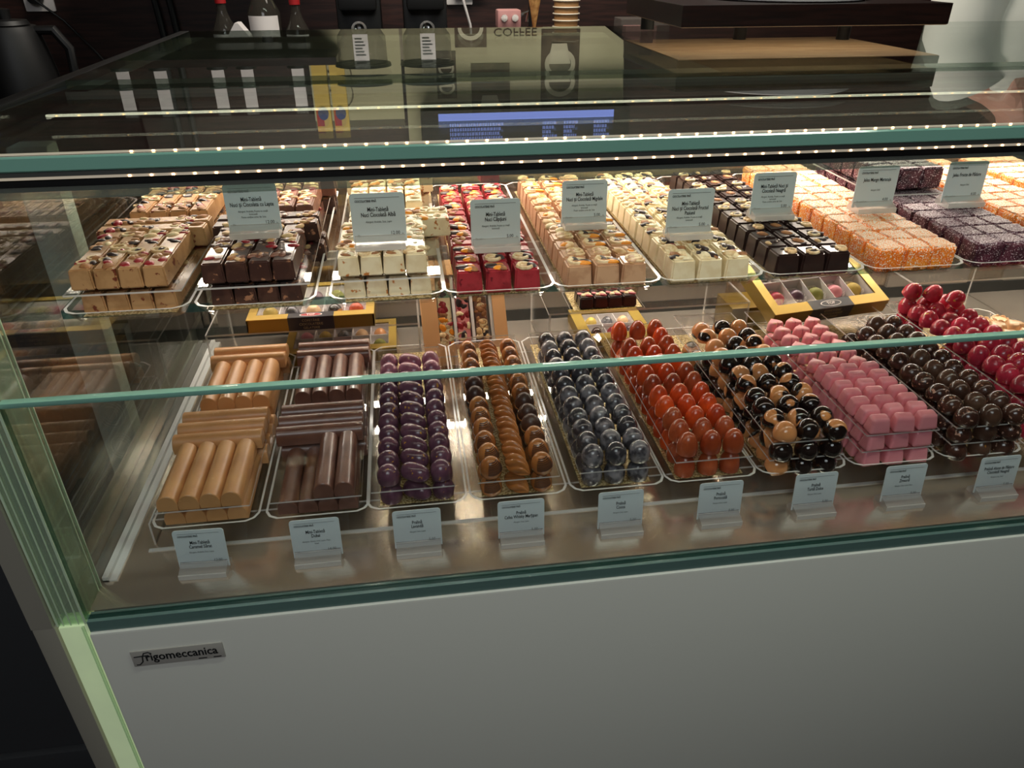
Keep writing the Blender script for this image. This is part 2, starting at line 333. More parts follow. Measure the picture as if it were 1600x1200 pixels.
bm=bmesh.new(); box(bm,-.378,-.3575,-.006,.90,FL,.0,bev=.002); box(bm,-.378,-.3585,-.006,.014,0,.395); part('side_panel',bm,'sidepanel')
bm=bmesh.new(); box(bm,-.3315,-.3255,.05,.585,0,.006); box(bm,-.3315,-.318,.05,.585,0.0,.0015); part('side_rail',bm,'greypanel')
# rear walls
bm=bmesh.new(); box(bm,-.33,XR,.497,.503,.2587,.302); part('back_panel',bm,'brushback')
bm=bmesh.new(); box(bm,-.33,XR,.503,.512,.302,.405); part('back_door',bm,'blackmatte')
bm=bmesh.new(); box(bm,-.33,XR,.608,.614,.0,.252); part('lower_back_panel',bm,'brushback')
m_,t_=newmat('perforated_grille'); p_=nd(t_,'ShaderNodeBsdfPrincipled'); tc_=nd(t_,'ShaderNodeTexCoord'); v_=nd(t_,'ShaderNodeTexVoronoi'); v_.inputs['Scale'].default_value=260; v_.inputs['Randomness'].default_value=.0
cr_=nd(t_,'ShaderNodeMapRange'); cr_.inputs[1].default_value=.3; cr_.inputs[2].default_value=.42; mx_=nd(t_,'ShaderNodeMix',data_type='RGBA'); mx_.inputs[6].default_value=(.006,.005,.005,1); mx_.inputs[7].default_value=(.16,.14,.12,1)
t_.links.new(tc_.outputs['Object'],v_.inputs['Vector']); t_.links.new(v_.outputs['Distance'],cr_.inputs[0]); t_.links.new(cr_.outputs[0],mx_.inputs[0]); t_.links.new(mx_.outputs[2],p_.inputs['Base Color']); p_.inputs['Roughness'].default_value=.4; out(t_,p_.outputs[0]); M['grille']=m_
bm=bmesh.new()
for i in range(7): box(bm,-.32+i*.235,-.32+i*.235+.16,.602,.608,.018,.060)
part('air_grille',bm,'grille',smooth=False)
# glass shelf
bm=bmesh.new(); box(bm,XL+.002,XR,.14,.606,.250,.2585,0,{'y':1,'x':1}); part('glass_shelf',bm,['glass','tealdark'],smooth=False)
bm=bmesh.new()
for yy in (.265,.290): box(bm,XL+.003,XR,yy,yy+.005,.243,.2500,1)
part('shelf_rail',bm,['acryl','acedge'],smooth=False)
bm=bmesh.new()
for xx in (XL+.004,.43,1.2): box(bm,xx,xx+.006,.45,.606,.238,.250); 
part('shelf_bracket',bm,'steel')
# light bars and the built reflection of the LED strip
bm=bmesh.new(); box(bm,-.33,XR,.418,.445,.4035,.4080,bev=.001); part('rear_light_housing',bm,'alu')
bm=bmesh.new(); box(bm,-.33,XR,.030,.060,.3985,.4085,bev=.002); part('front_light_housing',bm,'darkalu')
bm=bmesh.new(); box(bm,-.34,XR,.001,.012,.4168,.4203); ls=part('led_profile',bm,'alu')
bm=bmesh.new(); box(bm,-.34,XR,.0015,.006,.4147,.4166); part('led_cover',bm,'ledcover')
bm=bmesh.new(); box(bm,-.34,XR,.003,.014,.4095,.4147); part('black_gasket',bm,'black')
bm=bmesh.new(); box(bm,-.34,XR,.0035,.008,.4005,.4094); part('lower_glass_strip',bm,'stripglass')
bm=bmesh.new(); box(bm,-.34,XR,.0045,.0065,.4306,.4318); lt=part('upper_led_cover',bm,'ledcover')  # mirror image of the LED strip in the glass edge, built as glowing strip
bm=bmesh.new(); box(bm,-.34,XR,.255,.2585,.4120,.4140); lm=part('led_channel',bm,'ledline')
bm=bmesh.new(); box(bm,-.34,XR,.2595,.270,.4080,.4145); part('led_channel_holder',bm,'darkalu')
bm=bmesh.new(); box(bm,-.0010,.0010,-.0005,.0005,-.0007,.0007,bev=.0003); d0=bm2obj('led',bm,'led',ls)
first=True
for row,(y,z,par,p_,x0_,n_) in enumerate(((.0012,.4156,ls,.0145,-.19,56),(.0043,.4313,lt,.0145,-.186,56),(.2547,.4130,lm,.0205,-.33,66))):  # second row imitates the mirrored LEDs with glowing dots
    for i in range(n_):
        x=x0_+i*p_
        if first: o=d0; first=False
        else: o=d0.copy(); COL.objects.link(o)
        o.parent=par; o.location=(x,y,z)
# name plate
npl=empty('name_plate',(0,-.0062,0),'small grey nameplate with black lettering at the left of the white front','sign')
npl.parent=case; npl.location=(-.257,-.0062,-FL-.052); del npl['category']; 
bm=bmesh.new(); box(bm,-.0435,.0435,-.0012,0,-.0105,.0105,bev=.0004); bm2obj('plate',bm,'plate',npl)
bm=bmesh.new()
TF=Matrix.Translation((0,-.0016,0))@Matrix.Rotation(R(90),4,'X')
textmesh(bm,'rigomeccanica',.0150,-.031,-.0035,align='LEFT',xs=.80,tf=TF,bold=.0003)
box(bm,.018,.026,-.0017,-.0015,-.0085,-.0074); box(bm,.0325,.040,-.0017,-.0015,-.0085,-.0074)
tube(bm,[(-.024,-.0016,.0062),(-.027,-.0016,.0082),(-.031,-.0016,.0074),(-.033,-.0016,.003),(-.034,-.0016,-.004),(-.0375,-.0016,-.0078),(-.0405,-.0016,-.0078)],.0006,6)
tube(bm,[(-.041,-.0016,.0032),(-.027,-.0016,.0040)],.0006,6)
lp=bm2obj('lettering',bm,'ink',npl,smooth=False)
# grey ventilation columns outside the left glass
def column(x,y,wd,label):
    c=empty('ventilation_column',(x,y,FL),label,'column')
    bm=bmesh.new(); box(bm,0,wd,0,.03,0,1.25,bev=.004); bm2obj('column_body',bm,'greypanel',c)
    for k in range(5):
        bm=bmesh.new()
        for r_ in (.006,.0095,.013,.0165):
            tube(bm,[(wd/2+r_*math.cos(a*.3142),-.0005,r_*1.25*math.sin(a*.3142)) for a in range(21)],.0008,5)
        q=bm2obj('round_vent',bm,'greypanel',c); q.location=(0,0,FL*-1-.12+k*.05-.05)
    return c
column(-.4225,.33,.0425,'light grey column with ringed round vents outside the left glass')
# ------------------------------------------------------------------ trays, plates
def tray_outline(w,l,c,inset=0):
    a=w/2-inset; return [(-a+c,inset),(a-c,inset),(a-c*.35,inset+c*.35),(a,c+inset),(a,l-inset-c),(a-c,l-inset),(-a+c,l-inset),(-a,l-inset-c),(-a,c+inset),(-a+c*.35,inset+c*.35)]
def make_tray(name,w,l,h,label):
    t=empty(name,(0,0,0),label,'tray')
    bm=bmesh.new()
    ins=tray_outline(w-.012,l-.012,.010); ins=[(x,y+.006) for x,y in ins]; outp=tray_outline(w,l,.012)
    n=len(ins)
    A=[bm.verts.new((x,y,0)) for x,y in ins]; A2=[bm.verts.new((x,y,.0022)) for x,y in ins]
    B=[bm.verts.new((x,y,h)) for x,y in outp]
    outp2=tray_outline(w+.0044,l+.0044,.0125); B2=[bm.verts.new((x,y-.0022,h)) for x,y in outp2]
    bm.faces.new(A); bm.faces.new(A2)
    for i in range(n):
        j=(i+1)%n
        bm.faces.new((A2[i],A2[j],B[j],B[i])); bm.faces.new((A[i],A[j],B2[j],B2[i])); bm.faces.new((B[i],B[j],B2[j],B2[i])).material_index=1
    bm2obj('tray_shell',bm,['acryl','acedge'],t,smooth=False)
    bm=bmesh.new(); box(bm,-w*.5+.012,w*.5-.012,.012,l-.012,.0024,.0030); bm2obj('gold_liner',bm,'doily',t,smooth=False)
    return t
def place_tray(T,loc,label,group,rz=0):
    if 'u' not in T: T['u']=1; T.location=loc; T['label']=label; T['group']=group; T.rotation_euler=(0,0,rz); return T
    c=dup(T,loc,label,(0,0,rz),group); return c
bm=bmesh.new(); PW,PL=.094,.355
box(bm,-PW/2,PW/2,0,PL,0,.0018,0,{'x':1,'y':1}); plate0=proto(bm2obj('acrylic_sheet',bm,['acryl','acedge'],smooth=False),'sheet')
LT=make_tray('serving_tray',.104,.375,.009,'x')
names_low=['caramel tubes','dark chocolate tubes','purple lavender pralines','coffee shell pralines','grey coconut pralines','orange egg pralines','black and tan pralines','pink raspberry pralines','speckled dark pralines','crimson pralines','beige pralines']
cx_low=[-.231,-.117,-.0125,.098,.209,.318,.427,.538,.650,.765,.880]
ZR=.031
# clear riser under the lower row
rs=empty('acrylic_riser',(0,0,0),'long clear acrylic riser under the lower row of trays','riser')
bm=bmesh.new(); box(bm,-.292,.97,.105,.428,.0285,.0308,0,{'x':1,'y':1}); bm2obj('riser_top',bm,['acryl','acedge'],rs,smooth=False)
bm=bmesh.new(); prism(bm,[(.090,0),(.093,0),(.108,.0285),(.105,.0285)],-.298,.97,axis='x',mi=0,sidemi=0); box(bm,-.298,.97,.0885,.0930,0,.0012,1); box(bm,-.295,-.293,.10,.428,.0,.0285,0,{'y':1,'z':1})
bm2obj('riser_front',bm,['acryl','acedge'],rs,smooth=False)
for i,(x,nm) in enumerate(zip(cx_low,names_low)):
    place_tray(LT,(x,.078,ZR+.0001),'clear acrylic tray with gold liner under the '+nm+' in the lower row','trays in the lower row')
def sheet(x,y,z,label,sx=1,sy=1,rz=0):
    return place(plate0,(x,y,z),label,(0,0,rz),'acrylic sheets between layers',(sx,sy,1))
# ------------------------------------------------------------------ confectionery prototypes
def P_tube(mat,name='chocolate_tube',L=.098,w=.0208,h=.0188):
    bm=bmesh.new(); pts=[(-w/2,0),(w/2,0),(w/2,h*.38)]
    for k in range(1,12): a=math.pi*k/12; pts.append((w/2*math.cos(a),h*.38+(h*.62)*math.sin(a)))
    pts.append((-w/2,h*.38)); prism(bm,pts,0,L,axis='y'); 
    es=[e for e in bm.edges if abs(e.verts[0].co.y-e.verts[1].co.y)<1e-6]
    bmesh.ops.bevel(bm,geom=es,offset=.0007,segments=1,affect='EDGES')
    return bm2obj(name,bm,mat,ang=30)
def P_dome(name,mat,r=.012,base=.006,h=.0235,seg=24):
    bm=bmesh.new(); prof=[(r*.86,0),(r*.98,.0012),(r,base)]
    for k in range(1,9): a=math.pi/2*k/8; prof.append((r*math.cos(a) if k<8 else 0,base+(h-base)*math.sin(a)))
    lathe(bm,prof,seg); return bm2obj(name,bm,mat,ang=50)
def P_egg(name,mat,r=.0118,h=.0255,sx=1,sy=1):
    bm=bmesh.new(); prof=[(r*.80,0),(r*.94,.001),(r,.0075)]
    for k in range(1,10): a=math.pi/2*k/9; prof.append((r*math.cos(a)**.9*(1-.10*k/9) if k<9 else 0,.0075+(h-.0075)*math.sin(a)))
    lathe(bm,prof,24)
    for v in bm.verts: v.co.x*=sx; v.co.y*=sy
    return bm2obj(name,bm,mat,ang=50)
def P_capsule(name,mat,L=.034,r=.0105,h=.0195):
    bm=bmesh.new(); r_=bmesh.ops.create_uvsphere(bm,u_segments=24,v_segments=14,radius=1)
    for v in bm.verts:
        x,y,z=v.co; ex=.62
        sx=math.copysign(abs(x)**ex,x); v.co=Vector((sx*L/2,y*r*(1-.08*abs(sx)),h*.35+z*(h*.65 if z>0 else h*.35)))
    return bm2obj(name,bm,mat,ang=60)
def P_shell(name,mat):
    bm=bmesh.new(); nu,nv=72,22; L=.035; W=.0100; H=.0165
    rows=[]
    for j in range(nv+1):
        s=j/nv; x=(-1+2*s)*L/2; e=max(.06,math.sin(math.pi*s))**.62; row=[]
        for i in range(nu):
            a=2*math.pi*i/nu; tw=a+(s-.5)*1.9; rid=.68+.36*abs(math.sin(tw*3.5))**.6
            y=W*e*math.cos(a)*rid; z=H*e*math.sin(a)*rid if math.sin(a)>0 else 0.25*H*e*math.sin(a)
            row.append(bm.verts.new((x,y,z+.0045)))
        rows.append(row)
    for a,b in zip(rows,rows[1:]):
        for i in range(nu): bm.faces.new((a[i],a[(i+1)%nu],b[(i+1)%nu],b[i]))
    bm.faces.new(rows[0]); bm.faces.new(rows[-1])
    return bm2obj(name,bm,mat,ang=70)
def striped(o,mi_mat='coffeedark'):
    """engraved dark ribbed patch on the right side of a dome"""
    bm=bmesh.new(); r=.01215
    for k in range(9):
        z=.0075+k*.0017; rr=math.sqrt(max(0,1-((z-.006)/.0178)**2))*r if z>.006 else r
        pts=[(rr*math.cos(a),rr*math.sin(a),z) for a in [R(-95+q*9) for q in range(12)]]
        if rr>.002: tube(bm,pts,.00055,5)
    bm2obj('ribbed_patch',bm,mi_mat,o)
def P_gem(name,mat):
    bm=bmesh.new(); vs=box(bm,-.0125,.0125,-.0095,.0095,0,.021)
    for v in bm.verts:
        if v.co.z>.01: v.co.x*=.80; v.co.y*=.62; v.co.y-=.001; v.co.z-= .002 if v.co.y<0 else 0
    bmesh.ops.bevel(bm,geom=list(bm.edges),offset=.0042,segments=4,affect='EDGES',profile=.6)
    return bm2obj(name,bm,mat,ang=60)
def P_heart(name,mat,h=.013,s=.0123,tip=True):
    bm=bmesh.new(); pts=[]
    for k in range(28):
        a=2*math.pi*k/28; x=16*math.sin(a)**3; y=12.5*math.cos(a)-3.2*math.cos(2*a)-1.4*math.cos(3*a)-.6*math.cos(4*a); pts.append((x/16*s,(y+1.5)/14*s))
    rings=[]
    for z,q in ((0,.95),(.001,1),(h*.55,.97),(h*.82,.91),(h*.95,.82),(h,.68)):
        rings.append([bm.verts.new((x*q,y*q,z)) for x,y in pts])
    for A,B in zip(rings,rings[1:]):
        for k in range(len(pts)): bm.faces.new((A[k],A[(k+1)%len(pts)],B[(k+1)%len(pts)],B[k]))
    bm.faces.new(rings[0]); c=bm.verts.new((0,0,h))
    for k in range(len(pts)): bm.faces.new((rings[-1][k],rings[-1][(k+1)%len(pts)],c))
    return bm2obj(name,bm,mat,ang=60)
def topping(parent,kinds,n,w,l,z,seed,size=.0042,name='topping'):
    rg=random.Random(seed); bm=bmesh.new(); mats=list(dict.fromkeys(kinds))
    for k in range(n):
        x=rg.uniform(-w,w); y=rg.uniform(0,l); m=rg.choice(kinds); s=size*rg.uniform(.6,1.25); flat=.5 if m in('nut','nutw') else .42
        if m=='nutw' and rg.random()<.5:   # sliced nut ring
            pts=[(x+s*1.1*math.cos(a*.6283),y+s*.9*math.sin(a*.6283),z+.0004) for a in range(11)]; tube(bm,pts,s*.30,6,mats.index(m))
        else: blob(bm,(x,y,z),(s*1.2,s*.8,s*flat),mats.index(m),rg.uniform(0,3.14),1 if size<.004 else 2,.13,rg)
    return bm2obj(name,bm,mats,parent,ang=60)
def P_bar(name,mat,kinds,seed,L=.108,w=.0206,h=.0195,n=22):
    bm=bmesh.new(); box(bm,-w/2,w/2,0,L,0,h)
    for v in bm.verts:
        if v.co.z>.01: v.co.x*=.88; v.co.y=v.co.y+(.0015 if v.co.y<.01 else -.0015)
    bmesh.ops.bevel(bm,geom=list(bm.edges),offset=.0013,segments=2,affect='EDGES')
    o=bm2obj(name,bm,mat); 
    t=topping(o,kinds,n,w*.34,L-.012,h-.0004,seed,.0050); 
    for v in t.data.vertices: v.co.y+=.006
    return o
def P_cube(name,mat,kinds,seed,w=.0262,h=.0235,n=5,size=.0046):
    bm=bmesh.new(); box(bm,-w/2,w/2,0,w*.96,0,h)
    for v in bm.verts:
        if v.co.z>.01: v.co.x*=.88; v.co.y=v.co.y+(.0014 if v.co.y<.01 else -.0014)
    bmesh.ops.bevel(bm,geom=list(bm.edges),offset=.0017,segments=2,affect='EDGES')
    o=bm2obj(name,bm,mat)
    if kinds:
        t=topping(o,kinds,n,w*.28,w*.58,h,seed,size)
        for v in t.data.vertices: v.co.y+=.005
    return o
def P_jelly(name,mat,top,seed,w=.0285,h=.026):
    rg=random.Random(seed); bm=bmesh.new(); box(bm,-w/2,w/2,0,w,0,h)
    bmesh.ops.bevel(bm,geom=list(bm.edges),offset=.0022,segments=2,affect='EDGES')
    bmesh.ops.subdivide_edges(bm,edges=[e for e in bm.edges if e.calc_length()>.01],cuts=5,use_grid_fill=True)
    for v in bm.verts: v.co+=Vector((rg.uniform(-1,1),rg.uniform(-1,1),rg.uniform(-1,1)*.7))*.0006
    for f in bm.faces:
        f.normal_update()
        if f.calc_center_median().z>h-.0015: f.material_index=1
    return bm2obj(name,bm,[mat,top],ang=80)
# ------------------------------------------------------------------ LOWER ROW
ZP=ZR+.0033
# --- tray 1: caramel tubes
ct=[proto(P_tube('caramel','caramel_bar'),'chocolate bar')]
def tubes(x0,pr,word,zl,drop=()):
    y=.088; gl=word+' chocolate tubes'
    xs=[-.0315+.0210*i for i in range(4)]; pos=['leftmost','second from left','third from left','rightmost']
    for i,dx in enumerate(xs):   # bottom front row
        place(pr,(x0+dx,y,ZP),'%s chocolate tube, bottom layer at the tray front, %s of four'%(word,pos[i]),(0,0,0),gl)
    for k in range(4): place(pr,(x0+.049,y+.108+k*.0215,ZP),'%s chocolate tube lying crosswise in the bottom layer, %s behind the front four'%(word,ORD[k]),(0,0,R(90)),gl)
    for i,dx in enumerate(xs): place(pr,(x0+dx,y+.203,ZP),'%s chocolate tube, bottom layer towards the tray back, %s of four'%(word,pos[i]),(0,0,0),gl)
    place(pr,(x0+.049,y+.325,ZP),'%s chocolate tube crosswise at the very back of the bottom layer'%word,(0,0,R(90)),gl)
    zt=ZP+.0209
    for i,dx in enumerate(xs):
        if i in drop: continue
        place(pr,(x0+dx-.002,y-.004,zt),'%s chocolate tube on top at the tray front, %s'%(word,pos[i]),(0,0,0),gl)
    for k in range(3): place(pr,(x0+.049-.003,y+.108+k*.024,zt+.001),'%s chocolate tube crosswise on top, %s behind the front tubes'%(word,ORD[k]),(0,0,R(90)),gl)
    for i,dx in enumerate(xs): place(pr,(x0+dx,y+.190,zt),'%s chocolate tube on top behind the crosswise three, %s'%(word,pos[i]),(0,0,0),gl)
    for k in range(2): place(pr,(x0+.049,y+.302+k*.024,zt+.0005),'%s chocolate tube crosswise on top at the tray back, %s'%(word,['nearer','farther'][k]),(0,0,R(90)),gl)
tubes(cx_low[0],ct[0],'caramel coloured',0)
sheet(cx_low[0],.083,ZP+.0197,'clear sheet between the layers of caramel tubes',1.0,.34)
dt=proto(P_tube('milktube','chocolate_bar'),'chocolate bar')
tubes(cx_low[1],dt,'dark brown',0,drop=(0,1))
sheet(cx_low[1],.083,ZP+.0197,'clear sheet between the layers of dark brown chocolate tubes',1.0,1.0)
# --- generic praline grid
def grid(x0,y0,cols,n,pitch,kinds,word,layers,zh,group,stag=0,jx=.0006,side='L',rotf=None,skip=None,colw=('left','middle','right'),dz=0,yfun=None):
    rg=random.Random(hash(word)%9973 if False else len(word)*17+n)
    for L in range(layers):
        top=(L==layers-1)
        for j in range(n):
            for i,dx in enumerate(cols):
                if not top:
                    vis=(j==0) or (i==0 and side in'LB') or (i==len(cols)-1 and side in'RB')
                    if not vis: continue
                if skip and skip(L,j,i): continue
                k=kinds(i,j,L,rg)
                lay={0:'bottom layer',1:'top layer'}[L] if layers==2 else ['bottom layer','middle layer','top layer'][L]
                lab='%s, %s, %s row from the front, %s column'%(word[i] if isinstance(word,(list,tuple)) else word,lay,ORD[j],colw[i])
                yy=y0+j*pitch+(stag if i==1 else 0)
                rot=rotf(i,j,rg) if rotf else (0,0,rg.uniform(0,6.28))
                place(k,(x0+dx+rg.uniform(-jx,jx),yy+rg.uniform(-.0007,.0007),ZP+L*zh+dz),lab,rot,group)
C3=(-.0268,0,.0268)
# tray 3 lavender
le=[proto(P_egg('lavender_praline','lav',.0122,.021,1,1),'praline')]; lc=[proto(P_capsule('lavender_capsule_praline','lav'),'praline')]
le2=proto(P_egg('lavender_praline','lavpink',.0122,.021),'praline'); lc2=proto(P_capsule('lavender_capsule_praline','lavpink'),'praline')
grid(cx_low[2],.100,(-.0285,0,.0285),11,.0252,lambda i,j,L,rg:((lc2 if j>8 else lc[0]) if i==1 else (le2 if j>8 else le[0])),['purple oval lavender praline','purple capsule lavender praline','purple oval lavender praline'],2,.0243,'lavender pralines',side='B',
     rotf=lambda i,j,rg:(0,0,R(-34)+rg.uniform(-.1,.1)) if i==1 else (R(rg.uniform(-4,8)),0,rg.uniform(0,6)))
sheet(cx_low[2]-.003,.083,ZP+.0219,'clear sheet between the layers of lavender pralines',.95,.92)
# tray 4 coffee
cd=P_dome('coffee_praline','coffee',.0122,.006,.0225); proto(cd,'praline'); striped(cd)
bm_=None; cd2=proto(P_dome('coffee_praline','coffeedark',.0122,.006,.0225),'praline')
def rim(o,mat):
    bm=bmesh.new(); tube(bm,[(.0122*math.cos(a*.2618),.0122*math.sin(a*.2618),.0062) for a in range(25)],.0006,6); bm2obj('chocolate_rim',bm,mat,o)
rim(cd2,'coffee')
csh=proto(P_shell('coffee_shell_praline','coffee'),'praline')
def coffee_kind(i,j,L,rg):
    if i==1: return csh
    return cd2 if (j in (6,7) and i==0) or (j in (3,4,5) and i==2) else cd
grid(cx_low[3],.100,(-.0285,0,.0285),12,.0252,coffee_kind,['round ribbed coffee praline','twisted shell coffee praline','round ribbed coffee praline'],2,.0243,'coffee pralines',side='B',
     rotf=lambda i,j,rg:(R(5),R(6),R(-50)) if i==1 else (R(rg.uniform(8,16)),0,rg.uniform(-.9,-.2)))
sheet(cx_low[3],.083,ZP+.0225,'clear sheet between the layers of coffee pralines',.95,.98)
# tray 5 coconut
k1=proto(P_dome('coconut_praline','coco',.0122,.010,.0235),'praline'); k2=proto(P_dome('coconut_praline','coco2',.0122,.010,.0235),'praline')
grid(cx_low[4],.100,C3,12,.0255,lambda i,j,L,rg:k1 if rg.random()<.62 else k2,'marbled grey coconut praline',2,.0256,'coconut pralines',side='L')
sheet(cx_low[4],.083,ZP+.0236,'clear sheet between the layers of coconut pralines',.95,.98)
# tray 6 orange
o1=proto(P_egg('orange_praline','orange',.0120,.0265),'praline'); o2=proto(P_egg('orange_praline','orange2',.0120,.0265),'praline')
grid(cx_low[5],.100,C3,12,.0262,lambda i,j,L,rg:o2 if (j<2 or rg.random()<.3) else o1,'egg shaped orange praline',2,.0286,'orange pralines',side='L',skip=lambda L,j,i:L==1 and j in(10,) and i in(0,1))
sheet(cx_low[5],.083,ZP+.0266,'clear sheet between the layers of orange pralines',.95,.98)
# tray 7 gingerbread, three layers
g1=proto(P_dome('gingerbread_praline','ginger',.0132,.006,.0205),'praline'); g2=proto(P_dome('gingerbread_praline','ginger2',.0132,.006,.0205),'praline')
grid(cx_low[6],.088,(-.029,0,.029),12,.0262,lambda i,j,L,rg:g1 if rg.random()<.55 else g2,'glossy black and tan gingerbread praline',3,.0228,'gingerbread pralines',side='L',
     rotf=lambda i,j,rg:(R(rg.uniform(5,20)),R(rg.uniform(-10,10)),rg.uniform(0,6.28)),skip=lambda L,j,i:(L==1 and j>8) or (L==2 and j>=11))
sheet(cx_low[6],.080,ZP+.0206,'lower clear sheet under the middle layer of gingerbread pralines',.95,.95)
sheet(cx_low[6],.080,ZP+.0434,'upper clear sheet under the top layer of gingerbread pralines',.95,.95)
# tray 8 raspberry
pg=proto(P_gem('raspberry_praline','pink'),'praline'); ph=proto(P_heart('raspberry_heart_praline','pinktop'),'praline')
grid(cx_low[7],.088,(-.0295,0,.0295),7,.0195,lambda i,j,L,rg:pg,'pink faceted raspberry praline',3,.0226,'faceted raspberry pralines',side='L',rotf=lambda i,j,rg:(0,0,rg.uniform(-.12,.12)))
def rasph():
    for L in range(3):
        for j in range(6):
            for i,dx in enumerate((-.0285,0,.0285)):
                if L<2 and i>0: continue
                place(ph,(cx_low[7]+dx,.232+j*.0243,ZP+L*.0226),'pink heart raspberry praline, %s layer, %s heart row from the front, %s column'%(['bottom','middle','top'][L],ORD[j],['left','middle','right'][i]),(0,0,R(180)+rnd.uniform(-.2,.2)),'heart raspberry pralines')
rasph()
sheet(cx_low[7],.080,ZP+.0208,'lower clear sheet under the middle layer of pink pralines',.95,.95)
sheet(cx_low[7],.080,ZP+.0434,'upper clear sheet under the top layer of pink pralines',.95,.95)
# tray 9 dark
d1=proto(P_dome('dark_praline','dark',.0134,.006,.0205),'praline'); d2=proto(P_egg('dark_egg_praline','dark2',.0126,.0225,1,1),'praline')
grid(cx_low[8],.088,(-.031,0,.0295),10,.0268,lambda i,j,L,rg:d1 if i!=1 else d2,['round dark speckled hazelnut praline','egg shaped brown hazelnut praline','round dark speckled hazelnut praline'],3,.0228,'dark hazelnut pralines',side='L',
     rotf=lambda i,j,rg:(R(rg.uniform(-14,14)),R(rg.uniform(-14,14)),rg.uniform(0,6)),skip=lambda L,j,i:L==2 and j==9 and i==0)
sheet(cx_low[8],.080,ZP+.0206,'lower clear sheet under the middle layer of dark pralines',.97,.95)
sheet(cx_low[8],.080,ZP+.0434,'upper clear sheet under the top layer of dark pralines',.97,.95)
# tray 10 crimson
r1=proto(P_egg('crimson_praline','crim',.0130,.0235,1,1),'praline'); r2=proto(P_dome('crimson_praline','crim2',.0134,.006,.0215),'praline')
grid(cx_low[9],.088,(-.030,0,.030),12,.0268,lambda i,j,L,rg:r1 if (i+j)%2 else r2,'crimson praline flecked with gold',3,.0232,'crimson pralines',side='L',
     rotf=lambda i,j,rg:(R(rg.uniform(-18,18)),R(rg.uniform(-18,18)),rg.uniform(0,6)),skip=lambda L,j,i:L==1 and j in(8,9))
sheet(cx_low[9],.080,ZP+.0212,'lower clear sheet under the middle layer of crimson pralines',.97,.95)
sheet(cx_low[9],.080,ZP+.0444,'upper clear sheet under the top layer of crimson pralines',.97,.95)
for k,(dx,dy) in enumerate(((-.031,.385-.088),(-.006,.372-.088),(.012,.35-.088))):
    place(r1,(cx_low[9]+dx,.088+dy,ZP+.0695),'crimson egg praline heaped above the top layer, %s of three from left'%ORD[k],(R(20),R(15-20*k),k),'heaped crimson pralines')
# tray 11 beige
b1=proto(P_heart('beige_praline','beige',.019,.0142),'praline')
grid(cx_low[10],.088,(-.030,0,.030),10,.0272,lambda i,j,L,rg:b1,'smooth beige rounded praline',2,.0225,'beige pralines',side='L',rotf=lambda i,j,rg:(0,0,R(200)+rg.uniform(-.2,.2)))
bm=bmesh.new()
lathe(bm,[(.010,0),(.0125,.008),(.0135,.016),(.008,.0175),(0,.0178)],20)
for k in range(7): a=k*.9; tube(bm,[(.0105*math.cos(a+q*.25),.0105*math.sin(a+q*.25),.017+.002*math.sin(q*1.2)) for q in range(5)],.0014,6)
rr_=proto(bm2obj('ruffled_praline',bm,'beige'),'praline')
for k in range(3): place(rr_,(cx_low[10]-.030+k*.030,.392,ZP),'beige ruffled tart praline at the back of the beige tray, %s of three'%ORD[k],(0,0,k),'ruffled beige pralines')
# ------------------------------------------------------------------ UPPER ROW
ZU=.2587; ZF=ZU+.0033
UT=make_tray('upper_tray',.106,.375,.012,'x')
cx_up=[-.260,-.1465,-.0245,.082,.1895,.2965,.4060,.5170,.6280,.739,.850]
nm_up=['milk nut bars','dark nut bars','white nut bars','red strawberry cubes','light brown almond cubes','ivory passion fruit cubes','dark nut cubes','mango jelly cubes beside the dark cubes','dark berry jelly cubes','second run of mango jelly cubes','last jelly cubes at right']
for x,nm in zip(cx_up,nm_up): place_tray(UT,(x,.105,ZU),'clear acrylic tray under the '+nm+' on the upper shelf','trays on the upper shelf')
B1=[proto(P_bar('milk_nut_bar','milkbar',['walnut','raisin','nutw','milkbar2','berrybit'],s,n=20),'chocolate bar') for s in (1,2,3)]
B2=[proto(P_bar('dark_nut_bar','darkbar',['nut','walnut','darkbar','berrybit','choc'],s,n=20),'chocolate bar') for s in (4,5,6)]
B2b=proto(P_bar('milk_nut_bar','choc',['nut','nutw','apricot','choc','berrybit'],9,n=24),'chocolate bar')
B3=[proto(P_bar('white_nut_bar','whitebar',['nutw','whitebar2','walnut','apricot','nutw'],s,n=24),'chocolate bar') for s in (7,8,10)]
pos4=['leftmost','second from left','third from left','rightmost']
